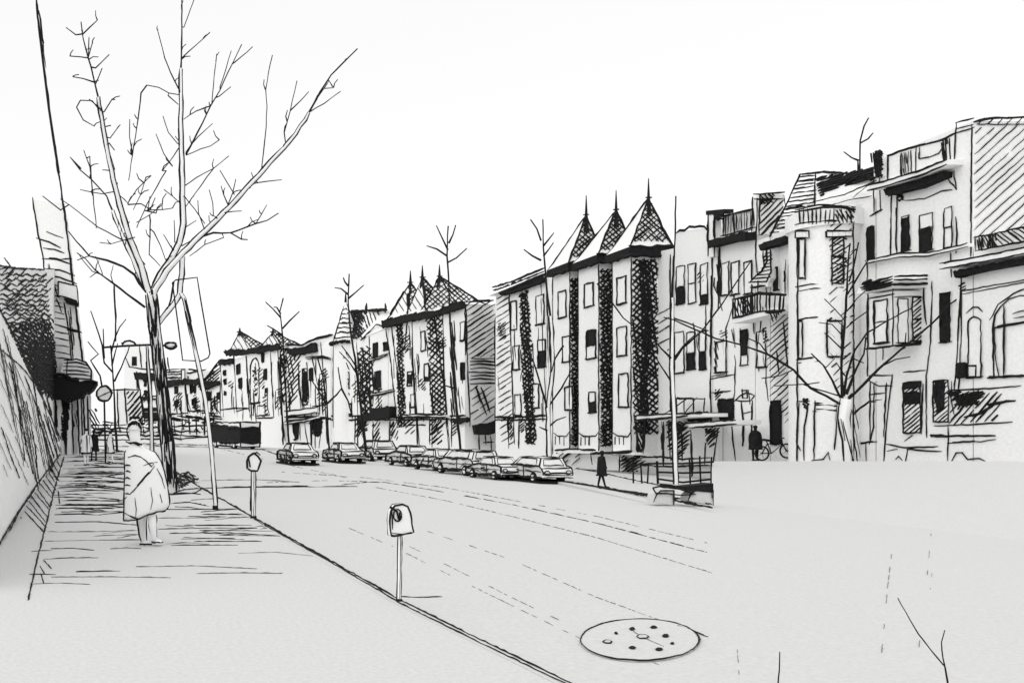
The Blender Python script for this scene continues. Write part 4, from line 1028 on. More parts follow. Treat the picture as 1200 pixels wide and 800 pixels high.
m = MB(); m.prism([FS.p(x, y, .1) for x, y in ((55, 442), (75, 441), (92, 447), (113, 447), (108, 455), (95, 466), (62, 468), (56, 460))], (0, 4.2, 0), INK)
for q in ([(52, 440), (75, 440), (92, 446)], [(92, 448), (112, 447), (105, 460)], [(58, 466), (80, 470), (100, 464)], [(56, 448), (66, 440)]): m.ink([FS.p(x, y, .15) for x, y in q], 4, jit=1.3)
m.build('canopy', r)
m = MB(); SS = YP(TY - .5)
for x, w in ((63, 3), (70, 10), (80, 8), (93, 4), (100, 5)):
    q = [SS.p(x - w / 2, 462, 0), SS.p(x + w / 2, 462, 0), SS.p(x + w / 2, 533, 0), SS.p(x - w / 2, 533, 0)]
    m.prism(q, (0, .5, 0), PAPER); line(m, SS, [(x - w / 2, 464), (x - w / 2 + 2, 532)], 1.8); line(m, SS, [(x + w / 2, 464), (x + w / 2 + 2, 532)], 1.8)
m.prism([SS.p(66, 462, -1.0), SS.p(106, 462, -1.0), SS.p(106, 532, -1.0), SS.p(66, 532, -1.0)], (0, .4, 0), PAPER)
hatch(m, SS, [(72, 464), (84, 464), (80, 500), (76, 525), (72, 510)], 82, 2.4, 2.6); hatch(m, SS, [(73, 464), (82, 464), (78, 520), (73, 510)], 30, 3.2, 2.6); hatch(m, SS, [(104, 480), (112, 478), (118, 500), (108, 505)], 60, 3.4, 2.0); hatch(m, SS, [(86, 485), (92, 480), (92, 500), (86, 500)], 80, 3, 1.6)
m.build('entrance', r)
r = thing('cross_wall', 'long low white wall with three ruled rails across the street end', 'wall', (2, 128, -.4)); m = MB(); S = YP(128)
m.prism([S.p(72, 504, 0), S.p(258, 501, 0), S.p(258, 520, 0), S.p(72, 519, 0)], (0, .5, 0), PAPER)
for pts, w in (([(78, 500), (130, 502), (200, 500), (258, 498)], 1.8), ([(76, 505), (150, 506), (250, 505)], 1.6), ([(75, 511), (120, 510), (165, 510), (250, 511)], 2.0), ([(74, 517), (150, 515), (262, 512)], 1.5), ([(85, 497), (150, 498)], 1.6)): line(m, S, pts, w, jit=.7)
for k in range(46):
    x = U(92, 255); y = U(488, 512); line(m, S, [(x, y), (x + U(-6, 12), y + U(-4, 4)), (x + U(-10, 16), y + U(-3, 5))], U(1.4, 2.4), .1, jit=.7)
for x in range(168, 256, 9): line(m, S, [(x + U(-2, 2), 488), (x + U(-1, 3), 508)], U(1.2, 2.2), .1)
for a, b in ((225, 258), (196, 226), (168, 196)): hatch(m, S, [(a, 488), (b, 486), (b, 492), (a, 494)], U(-10, 10), 2.6, 2.4, 3, off=.12)
m.build('wall', r)

# ================================================================== TREES
TREES = 'bare street trees'
class Tree:
    def __init__(s, name, label, Y, base, spread=1.0, group=TREES):
        s.Y = Y; s.spread = spread; s.pts = []
        p = at(base[0], base[1], Y); s.root = thing(name, label, 'tree', p, group); s.first = True
    def depth(s, q):
        best = None; bd = 1e9
        for (x, y, d) in s.pts:
            k = (x - q[0]) ** 2 + (y - q[1]) ** 2
            if k < bd: bd = k; best = d
        return best if best is not None and bd < 900 else s.Y
    def limb(s, pts, w0, w1, name='branch', dev=None, mb=None, bark=True):
        if name == 'twig' and s.pts:                       # every twig starts on the wood nearest to it
            nr = lambda q: min(s.pts, key=lambda z: (z[0] - q[0]) ** 2 + (z[1] - q[1]) ** 2)
            ds = lambda q: math.hypot(nr(q)[0] - q[0], nr(q)[1] - q[1])
            if ds(pts[-1]) < ds(pts[0]): pts = list(reversed(pts))
            if 1.5 < ds(pts[0]) < 22: z = nr(pts[0]); pts = [(z[0], z[1])] + list(pts)
        if w0 > 5.5 and name == 'branch': w0 = w0 * .66
        d0 = s.depth(pts[0]); L = sum(math.hypot(b[0] - a[0], b[1] - a[1]) for a, b in zip(pts[:-1], pts[1:]))
        dev = (U(-1, 1) * .5 * L * s.Y / F * s.spread) if dev is None else dev
        if s.spread < .9 and dev > 0: dev = -dev                # street side of the houses
        fine = []
        for a, b in zip(pts[:-1], pts[1:]):
            n = max(1, int(math.hypot(b[0] - a[0], b[1] - a[1]) / 9))
            for k in range(n): fine.append((a[0] + (b[0] - a[0]) * k / n, a[1] + (b[1] - a[1]) * k / n))
        fine.append(pts[-1]); N = len(fine); P = []; Rr = []
        for i, (x, y) in enumerate(fine):
            t = i / (N - 1); d = d0 + dev * t
            s.pts.append((x, y, d)); j = .35 if i else 0
            P.append(at(x + U(-j, j), y + U(-j, j), d)); Rr.append((w0 + (w1 - w0) * t) * .5 * d / F)
        own = mb is None
        mb = mb or MB()
        if w0 > 4.0 and bark:
            wid = [w0 + (w1 - w0) * i / (N - 1) for i in range(N)]
            c = next((i for i, q in enumerate(wid) if q < 2.7), N - 1)
            if c > 1: mb.tube(P[:c + 1], Rr[:c + 1], RETAIN, 10)
            if c < N - 1: mb.tube(P[max(0, c - 1):], [max(.55, .5 * q) * .9 * d0 / F * U(.85, 1.15) for q in wid[max(0, c - 1):]], INK, 5)
            for ang in (0, math.pi, 1.57, -1.57, .6, 2.5):
                edge = abs(math.cos(ang)) > .95
                if not edge and (w0 < 6 or R() > .7): continue
                q = []
                for i in range(c + 1):
                    tt = (P[min(i + 1, N - 1)] - P[max(i - 1, 0)]).normalized(); a = tt.cross(Vector((0, 1, 0))).normalized(); b = tt.cross(a)
                    q.append(P[i] + (a * math.cos(ang) + b * math.sin(ang)) * (Rr[i] + .35 * d0 / F))
                if not edge:
                    k0 = int(len(q) * U(0, .5)); q = q[k0:k0 + max(3, int(len(q) * .4))]
                if len(q) > 1: mb.ink(q, (U(1.9, 2.4) if w0 > 6 else 1.9) if edge else 1.3, jit=.5, step=8)
        else:
            mb.tube(P, [max(r_, .45 * d0 / F) * U(.85, 1.15) for r_ in Rr], INK, 5)
        if own: mb.build(name, s.root)
        return mb
    def twigs(s, lst, w=1.5, name='twigs'):
        for p in lst: s.limb(p, w * U(.9, 1.3), w * .7, name='twig')
t = Tree('street_tree', 'large bare forked tree on the left pavement behind the walking person', 24.3, (203, 575))
mb = t.limb([(203, 577), (198, 540), (194, 500), (189, 450), (183, 400), (177, 345)], 21, 12, dev=0, mb=MB())
S = YP(24.1)
for k in range(48): y = U(350, 560); xc = 176 + (y - 345) * .117; x = xc + U(-4, 6); line(mb, S, [(x, y), (x + U(-1, 3), y + U(10, 36))], U(1.2, 2.6), .12)
hatch(mb, S, [(186, 420), (197, 420), (200, 520), (194, 520)], 84, 3.4, 2.6, off=.2); hatch(mb, S, [(194, 500), (201, 500), (206, 560), (200, 560)], 84, 4, 2.0, off=.2)
hatch(mb, S, [(172, 340), (180, 340), (182, 398), (174, 398)], 80, 4.5, 2.4, off=.2)
for k in range(26):
    a = U(0, 6.28); x, y = 215 + 16 * math.cos(a) * R(), 563 + 8 * math.sin(a) * R(); line(mb, G0, [(x, y), (x + U(-9, 9), y + U(-4, 4)), (x + U(-6, 10), y + U(-3, 4))], 2.0, .01)
line(mb, G0, [(197, 580), (215, 574), (238, 572), (228, 578), (200, 580)], 1.8, .01); line(mb, G0, [(186, 562), (200, 558), (210, 556)], 2.2, .01)
mb.build('trunk', t.root)
t.limb([(174, 342), (165, 310), (152, 280), (140, 240), (128, 190), (121, 150), (113, 105), (104, 70), (97, 45), (95, 26)], 9, 1.4, dev=-1.2)
t.limb([(172, 340), (160, 315), (150, 290), (142, 272), (125, 230), (107, 210), (94, 199), (83, 185)], 7, 1.4, dev=1.5)
t.limb([(178, 345), (188, 322), (200, 305), (210, 285), (215, 262), (214, 220), (212, 150), (212, 90), (213, 30), (213, -15)], 9, 1.4, dev=.6)
t.limb([(179, 345), (195, 318), (215, 296), (235, 276), (262, 250), (290, 220), (317, 190), (340, 165), (358, 140), (375, 108), (388, 88), (419, 57)], 9, 1.6, dev=-2.0)
t.limb([(172, 342), (163, 332), (158, 322), (145, 313), (125, 305), (105, 300), (90, 283), (80, 271)], 4.0, 1.2, dev=1.0)
t.limb([(170, 360), (150, 345), (130, 330), (112, 317), (100, 303), (90, 296)], 3.0, 1.3, dev=-1)
t.limb([(180, 388), (192, 370), (204, 356), (210, 345), (213, 320), (214, 300)], 7, 4.6, dev=.8)
t.limb([(218, 181), (232, 155), (247, 124), (258, 105), (272, 75), (283, 52)], 2.2, 1.2)
t.limb([(235, 278), (250, 273), (270, 273), (283, 280), (290, 281)], 2.6, 1.6)
t.limb([(270, 273), (300, 262), (313, 258), (326, 250)], 2.2, 1.3)
t.twigs([[(97, 40), (114, 24)], [(89, 41), (77, 32)], [(103, 68), (82, 66)], [(112, 80), (128, 64)], [(112, 98), (120, 80)], [(109, 96), (97, 92), (85, 90)], [(118, 131), (108, 118), (94, 118)], [(118, 128), (104, 116)], [(110, 148), (98, 141), (90, 126)], [(122, 131), (131, 117), (135, 117)], [(118, 150), (130, 147)], [(129, 162), (137, 151)], [(122, 150), (127, 175), (135, 199)], [(134, 176), (128, 168)], [(104, 58), (104, 44)], [(104, 64), (108, 52)]], 1.7)
t.twigs([[(107, 210), (105, 195), (98, 176)], [(106, 200), (105, 183)], [(95, 198), (82, 184)], [(138, 224), (120, 227), (106, 225), (94, 222)], [(143, 281), (115, 266), (90, 247), (71, 233)], [(71, 246), (50, 230)], [(117, 284), (130, 286), (140, 283), (158, 278)], [(113, 268), (109, 230), (106, 195)], [(150, 292), (163, 301), (170, 310)], [(134, 224), (145, 233)], [(130, 200), (120, 199)]], 1.5)
t.twigs([[(215, 33), (227, 0)], [(213, 68), (246, 38)], [(210, 106), (200, 85), (193, 68), (185, 36)], [(210, 111), (198, 109), (186, 103), (172, 100)], [(209, 123), (197, 112)], [(208, 168), (197, 155), (191, 136)], [(209, 175), (198, 190), (190, 200)], [(202, 195), (192, 180), (183, 157)], [(218, 178), (232, 160), (249, 145)], [(218, 182), (235, 175), (247, 171), (257, 164)], [(215, 140), (230, 130), (247, 124)], [(275, 73), (296, 55)], [(271, 60), (258, 102)], [(248, 122), (250, 100), (254, 63)], [(257, 113), (271, 102)], [(213, 220), (230, 208), (250, 198), (268, 183)], [(218, 242), (235, 218), (250, 198)], [(212, 239), (202, 230), (192, 222)], [(218, 266), (230, 258)], [(216, 230), (228, 245), (240, 262)], [(212, 168), (205, 160)]], 1.5)
t.twigs([[(335, 170), (333, 155), (340, 130), (348, 95)], [(340, 130), (352, 118), (362, 108)], [(306, 203), (311, 160), (313, 125), (311, 105), (319, 65)], [(360, 136), (372, 112), (380, 104), (391, 103)], [(362, 132), (380, 121), (399, 107)], [(370, 118), (386, 95), (390, 102)], [(267, 240), (262, 228), (259, 218)], [(267, 240), (273, 226), (276, 210)], [(275, 228), (266, 214), (258, 200)], [(253, 254), (250, 253), (249, 238), (245, 222)], [(239, 267), (233, 250), (232, 235)], [(265, 249), (283, 247)], [(222, 300), (240, 287), (262, 278)], [(300, 262), (313, 240)], [(293, 216), (312, 213), (330, 211)], [(238, 272), (228, 280), (213, 288)]], 1.5)
t.twigs([[(150, 238), (160, 222), (177, 206)], [(150, 240), (165, 239), (177, 246), (190, 246), (202, 244)], [(160, 261), (175, 252), (190, 240)], [(173, 246), (176, 230)], [(160, 267), (172, 240), (184, 218), (195, 200)], [(176, 258), (175, 298), (188, 312)], [(180, 272), (188, 288), (194, 305)], [(192, 275), (200, 288)], [(205, 284), (204, 258)], [(156, 246), (165, 228), (171, 208)], [(151, 212), (155, 182), (162, 140), (165, 109)], [(155, 180), (152, 160), (152, 140)], [(148, 292), (165, 302)], [(172, 247), (183, 250)], [(182, 232), (176, 246), (170, 247)]], 1.5)
t.twigs([[(120, 322), (108, 318), (98, 306), (92, 297)], [(115, 318), (105, 325)], [(120, 320), (112, 300)], [(132, 330), (130, 322), (133, 311)], [(133, 332), (134, 360), (136, 395)], [(104, 300), (96, 303), (90, 305)], [(92, 285), (104, 299)]], 1.4)

W0 = [z for z in t.pts if z[1] < 330]
for k in range(95):
    z = random.choice(W0); a = U(-2.6, -.5); L = U(5, 15)
    t.limb([(z[0], z[1]), (z[0] + L * .5 * math.cos(a), z[1] + L * .5 * math.sin(a)), (z[0] + L * math.cos(a + .25), z[1] + L * math.sin(a + .25))], 1.6, 1.0, name='twig')

t = Tree('street_tree', 'bare spreading tree in front of the round turret house', 32, (992, 540), .5)
mb = t.limb([(994, 541), (992, 515), (988, 490), (991, 468)], 15, 13, dev=0, mb=MB())
S = YP(31.9); line(mb, S, [(981, 495), (987, 520), (993, 540)], 1.7, .28); line(mb, S, [(1001, 478), (992, 486), (992, 510), (997, 540)], 1.6, .3); line(mb, S, [(992, 484), (1010, 470), (1025, 468)], 1.7, .3)
hatch(mb, S, [(984, 480), (996, 476), (1000, 538), (990, 538)], 80, 4.2, 1.2, 4, gap=.35, off=.32)
mb.build('trunk', t.root)
for p, a, b in (([(986, 474), (968, 464), (950, 455), (930, 433), (900, 415), (870, 404), (840, 397), (815, 386), (790, 375), (778, 372)], 3.0, 1.7), ([(985, 466), (975, 445), (965, 428), (951, 414)], 2.6, 1.6), ([(987, 466), (986, 430), (989, 390), (992, 350), (994, 310), (996, 285)], 3.2, 1.8), ([(989, 464), (992, 440), (1002, 410), (1016, 390), (1040, 376), (1068, 361)], 2.6, 1.4), ([(994, 468), (1012, 450), (1030, 432), (1055, 410), (1075, 394), (1091, 380), (1114, 356), (1149, 329)], 3.0, 1.5), ([(992, 462), (1000, 440), (1012, 415), (1015, 395)], 3, 1.4), ([(1035, 428), (1050, 421), (1066, 418)], 1.8, 1.4), ([(992, 384), (1003, 374), (1016, 365)], 1.8, 1.2), ([(992, 365), (1004, 350), (1016, 339)], 1.7, 1.2), ([(993, 345), (1005, 325), (1017, 305)], 2, 1.4), ([(995, 330), (1000, 315), (1006, 284)], 2.2, 1.4), ([(985, 464), (958, 456), (940, 450)], 1.8, 1.4), ([(930, 433), (915, 440), (893, 443)], 1.6, 1.3), ([(960, 448), (945, 450), (908, 452)], 1.5, 1.2)):
    t.limb(p, a, b)
t.twigs([[(900, 415), (890, 402), (868, 392)], [(989, 395), (975, 380), (960, 378)], [(988, 410), (972, 395), (966, 390)], [(990, 375), (978, 362), (966, 350)], [(968, 430), (978, 420)], [(1060, 408), (1062, 390)], [(1000, 420), (1012, 425)], [(990, 440), (980, 425)], [(994, 310), (986, 298)], [(996, 300), (1003, 292)]], 1.5)

def slim(label, Y, base, stem, branches, w=4.5, group=TREES, name='street_tree'):
    t = Tree(name, label, Y, base, .5, group)
    mb = t.limb(stem, w, 1.6, dev=0, mb=MB(), bark=w > 4.2); mb.build('trunk', t.root)
    for b in branches: t.limb(b, 2.4, 1.3)
    return t
slim('slender bare tree standing at the seam between the spires and the wavy topped house', 36, (791, 568), [(792, 569), (790, 500), (787, 430), (788, 340), (791, 280), (792, 230)],
     [[(786, 428), (800, 408), (822, 388), (845, 358), (862, 332), (880, 306)], [(787, 424), (800, 406), (815, 392), (812, 378)], [(787, 420), (775, 408), (768, 400)], [(786, 446), (774, 428), (768, 418)], [(787, 372), (805, 378), (830, 388)]], 4.6)
slim('bare tree with two long rising limbs before the slate eaved house', 46, (644, 547), [(644, 548), (643, 510), (642, 478), (648, 430), (646, 380), (640, 330), (637, 290), (636, 257)],
     [[(641, 478), (633, 448), (625, 424), (615, 402)], [(643, 476), (658, 455), (672, 430)], [(643, 500), (652, 492), (663, 488)], [(634, 305), (624, 300), (614, 292)], [(634, 282), (629, 268), (622, 257)], [(637, 288), (643, 280), (649, 273)], [(637, 300), (643, 292), (649, 284)], [(643, 505), (632, 500)], [(660, 405), (650, 420), (646, 436)], [(700, 332), (715, 352), (730, 372), (742, 382)]], 4.4)
slim('bare tree rising past the three small crowded spires', 55, (539, 530), [(540, 531), (536, 490), (532, 440), (528, 390), (526, 330), (524, 300), (525, 265)],
     [[(524, 300), (512, 292), (500, 288)], [(524, 308), (535, 302), (547, 291)], [(525, 293), (518, 278), (511, 264)], [(526, 285), (531, 275), (534, 264)], [(533, 455), (522, 452), (516, 462)]], 3.2)
slim('bare tree growing before the striped cone turret', 62, (428, 528), [(429, 529), (424, 490), (420, 455), (416, 420), (411, 390), (408, 355), (409, 321)],
     [[(408, 345), (400, 338), (392, 337)], [(408, 350), (417, 342), (426, 334)], [(408, 335), (404, 330), (402, 325)], [(420, 440), (410, 425), (398, 412)], [(419, 432), (408, 415), (400, 405)], [(420, 450), (430, 440), (440, 420)]], 3.6)
slim('bare tree with four short twigs above the flat roofed house', 66, (338, 527), [(339, 528), (336, 480), (333, 430), (331, 390), (328, 365), (332, 349)],
     [[(329, 372), (320, 362), (311, 354)], [(331, 385), (340, 375), (351, 365)], [(329, 368), (324, 360), (321, 360)], [(330, 392), (322, 386), (313, 381)]], 2.8)
slim('bare sapling forking wide above the junction of the flat roofed house and the cone turret', 58, (385, 528), [(386, 529), (384, 500), (383, 474), (378, 440), (372, 420)],
     [[(383, 474), (372, 455), (364, 444)], [(384, 472), (395, 462), (400, 455), (396, 430)], [(400, 455), (408, 470), (413, 490)]], 2.4)
slim('leafless tree top showing behind the parapet roof at the right', 46, (1010, 560), [(1010, 561), (1009, 400), (1008, 250), (1008, 196), (1008, 165), (1013, 148), (1018, 138)],
     [[(1008, 168), (1017, 163), (1023, 156)], [(1006, 188), (998, 185), (989, 178)], [(1006, 200), (1005, 188)]], 2.0)
slim('small many branched bare tree beside the round road sign at the left', 70, (137, 529), [(137, 530), (135, 500), (134, 465), (132, 435), (130, 412), (129, 404)],
     [[(132, 436), (122, 425), (120, 405), (112, 380), (106, 364)], [(122, 420), (121, 385)], [(130, 414), (135, 395), (140, 384), (148, 374)], [(135, 400), (136, 370), (134, 335)], [(121, 462), (117, 440), (106, 422), (115, 415), (103, 400)], [(134, 447), (142, 430), (150, 412), (152, 404)], [(131, 428), (135, 412), (138, 402)]], 3.4)
SY = 6.25
r = Tree('sapling', 'thin forked leafless sapling at the lower right corner', SY, (1113, 806), .15, None)
r.limb([(1113, 812), (1110, 795), (1105, 770), (1103, 752), (1107, 738)], 2.0, .9, dev=0, name='stem')
r.limb([(1106, 779), (1090, 760), (1076, 742), (1066, 725), (1052, 700)], 1.6, 1.0)
r2 = Tree('sapling', 'single short bare shoot at the bottom edge right of the manhole', SY, (912, 806), .15, None)
r2.limb([(911, 812), (913, 785), (914, 763)], 2.0, 1.2, dev=0, name='stem')

# ================================================================== STREET FURNITURE
def meter(label, cx, gy, top, hw, hh, lean=0):
    p = G0.p(cx, gy, 0); Y = p.y; u = Y / F
    r = thing('parking_meter', label, 'parking meter', p, 'parking meters on the kerb')
    m = MB(); S = YP(Y)
    pts = [at(cx, gy, Y), at(cx - lean * .5, (gy + top + hh) / 2, Y), at(cx - lean, top + hh - 1, Y)]
    m.tube(pts, 2.3 * u, PAPER, 10)
    for dx in (-2.3, 2.3): m.ink([q + Vector((dx * u, -.3 * u, 0)) for q in pts], 1.7, jit=.25, step=9)
    m.ink([pts[0] + Vector((0, -2.4 * u, 0)), pts[1] + Vector((.6 * u, -2.4 * u, 0)), pts[2] + Vector((0, -2.4 * u, 0))], .9, step=9)
    m.tube([at(cx, gy + 2, Y), at(cx, gy - 3, Y)], [4.5 * u, 3.5 * u], INK, 8)
    m.build('post', r)
    hx = cx - lean
    if hw > 10: prof = [(-12, 37), (-13, 20), (-12, 8), (-7, 1.5), (1, 0), (8, 3), (11, 10), (13, 24), (15, 33), (12, 34), (-8, 37)]
    else: prof = [(-7, 17), (-8, 8), (-5, 2), (0, -1), (5, 2), (8, 8), (6, 15), (4, 19), (-3, 19)]
    fr = [S.p(hx + x, top + y, hw * .35 * u) for x, y in prof]; bk = [q + Vector((0, hw * .8 * u, 0)) for q in fr]
    h = MB(); h.prism(fr, (0, hw * .8 * u, 0), PAPER)
    h.ink([q + Vector((0, -.004, 0)) for q in fr], 2.2, closed=True, jit=.4); h.ink(bk, 1.5, closed=True)
    ho = h.build('head', r)
    D = YP(Y - hw * .36 * u)
    d = MB()
    if hw > 10:
        el = [D.p(hx - 3 + 4.5 * math.cos(k * .52), top + 13 + 7 * math.sin(k * .52), .004) for k in range(12)]
        d.prism(el, (0, -.004, 0), GREY); d.ink([q - Vector((0, .006, 0)) for q in el], 1.8, closed=True); line(d, D, [(hx - 4, top + 8), (hx - 2, top + 17)], 2.2); line(d, D, [(hx - 1, top + 10), (hx - 1, top + 17)], 1.6); line(d, D, [(hx - 10, top + 8), (hx - 9, top + 30)], 1.5); line(d, D, [(hx - 11, top + 34), (hx + 3, top + 36), (hx + 13, top + 33)], 1.6); line(d, D, [(hx - 12, top + 4), (hx - 5, top + 8)], 2.4)
        d.build('dial', ho)
    else:
        line(d, D, [(hx - 6, top + 4), (hx - 4, top + 14)], 1.6); line(d, D, [(hx - 2, top), (hx + 4, top - 2), (hx + 8, top + 1)], 2.0); d.build('dial', ho)
meter('parking meter with a rounded oblong head and dial, nearest on the kerb', 467.5, 704, 590, 13, 37, -1)
meter('small egg headed parking meter further along the kerb', 297, 607, 532, 8, 19, 0)

# leaning pole with a blank banner
p = G0.p(253, 597, 0); Y = p.y; u = Y / F; S = YP(Y - .05)
r = thing('banner_pole', 'thin leaning pole carrying an empty open banner frame by the kerb', 'sign', p)
m = MB(); P = [at(x, y, Y) for x, y in ((253, 597), (248, 530), (241, 470), (233, 430), (224, 390), (216, 350), (212, 344))]
m.tube(P, 2.0 * u, RETAIN, 10)
for dx in (-2.0, 2.0): m.ink([q + Vector((dx * u, -.01, 0)) for q in P], 1.5, jit=.4, step=9)
hatch(m, YP(Y - .06), [(214, 350), (219, 350), (231, 410), (227, 410)], 76, 2, 1.6); m.tube([at(253, 599, Y), at(252, 592, Y)], [3.4 * u] * 2, INK, 8)
m.build('pole', r)
m = MB(); S = YP(Y + .06); pl = [(202, 331), (206, 328), (231, 325), (235, 350), (246, 414), (244, 419), (236, 423), (214, 422), (210, 390)]
m.tube([S.p(x, y, 0) for x, y in pl], .85 * u, INK, 6, closed=True)
line(m, S, [(204, 330), (200, 352), (196, 362)], 2.0); m.build('banner_frame', r)
# street lamp
r = thing('street_lamp', 'tall street lamp with a long double arm behind the large tree', 'street lamp', (1.68, 60, 0)); u = .06
m = MB(); P = [Vector((1.68, 60, 0)), Vector((1.6, 60, 4)), at(172, 405, 60)]
m.tube(P, [.13, .10, .07], PAPER, 8)
for dx in (-.12, .12): m.ink([P[0] + Vector((dx, -.05, 0)), P[1] + Vector((dx * .8, -.05, 0)), P[2] + Vector((dx * .6, -.05, 0))], 1.6)
m.build('post', r)
m = MB(); m.tube([at(x, y, 60) for x, y in ((121, 407), (135, 406), (150, 405), (175, 404), (197, 405))], .075, INK, 6); m.tube([at(x, y, 60) for x, y in ((143, 404), (146, 400), (152, 399), (157, 401), (160, 405))], .07, INK, 6); m.build('arm', r)
m = MB(); c = at(200, 405, 60); m.loft([[(c.x + dx, c.y + rr * math.cos(k), c.z + rr * math.sin(k)) for k in [6.283 * i / 10 for i in range(10)]] for dx, rr in ((-.42, .03), (-.3, .16), (0, .24), (.25, .16), (.36, .04))], PAPER)
m.ink([c + Vector((.40 * math.cos(k), -.2, .23 * math.sin(k))) for k in [6.283 * i / 12 for i in range(12)]], 2.8, closed=True); m.build('lamp_head', r)
# round sign
r = thing('road_sign', 'round white road sign on a thin pole at the left', 'sign', (-1.26, 45, 0)); c = at(122, 461, 45); S = YP(45)
m = MB(); m.tube([(c.x + .08, 45.05, 0), (c.x, 45.05, c.z)], .05, INK, 6); m.build('pole', r)
m = MB(); cc = [(c.x + .40 * math.cos(k), 45, c.z + .40 * math.sin(k)) for k in [6.283 * i / 24 for i in range(24)]]; m.prism(cc, (0, .04, 0), PAPER); m.ink([Vector(q) + Vector((0, -.02, 0)) for q in cc], 2.4, closed=True); m.ink([at(115, 465, 44.9), at(130, 458, 44.9)], 1.3); m.build('disc', r)
# fence and bench on the far pavement
Y = 36; S = YP(Y); zg = PZ(23.6)
r = thing('rail_fence', 'open rail fence on the far pavement before the shop fronts', 'fence', (23.6, Y, zg))
m = MB()
for a in ([(731, 546), (760, 543), (800, 543), (836, 541)], [(771, 553), (800, 554), (836, 553)], [(771, 561), (800, 565), (836, 561)]): m.tube([S.p(x, y, 0) for x, y in a], .045, INK, 5)
m.build('rail', r)
for x, y0 in ((742, 546), (751, 545), (760, 544), (770, 540), (789, 542), (808, 536), (820, 534), (834, 535)):
    m = MB(); q = S.p(x, y0, 0); m.tube([q, (q.x + U(-.05, .05), Y, zg)], .05 if x == 770 else .035, INK, 5); m.build('post', r)
p = PV.p(800, 589, 0); Y = p.y; S = YP(Y)
r = thing('bench', 'low kerbside bench with a thick black seat below the rail fence', 'bench', p)
m = MB(); m.prism([S.p(x, y, 0) for x, y in ((784, 567), (800, 570), (820, 568), (836, 566), (836, 577), (800, 574), (786, 572))], (0, .45, 0), INK); m.ink([S.p(x, y, .02) for x, y in ((765, 571), (772, 570), (790, 571), (815, 579), (802, 580), (768, 577))], 1.9, closed=True); m.build('seat', r)
for x0, x1 in ((766, 790), (806, 836)):
    m = MB(); q = [(x0, 588 if x0 < 800 else 586), (x0 + 3, 579), (x0 + 8, 575), (x1, 574.5), (x1, 592)]; m.prism([S.p(x, y, -.03) for x, y in q], (0, .35, 0), GROUND); m.ink([S.p(x, y, 0) for x, y in q], 1.8); m.build('leg', r)

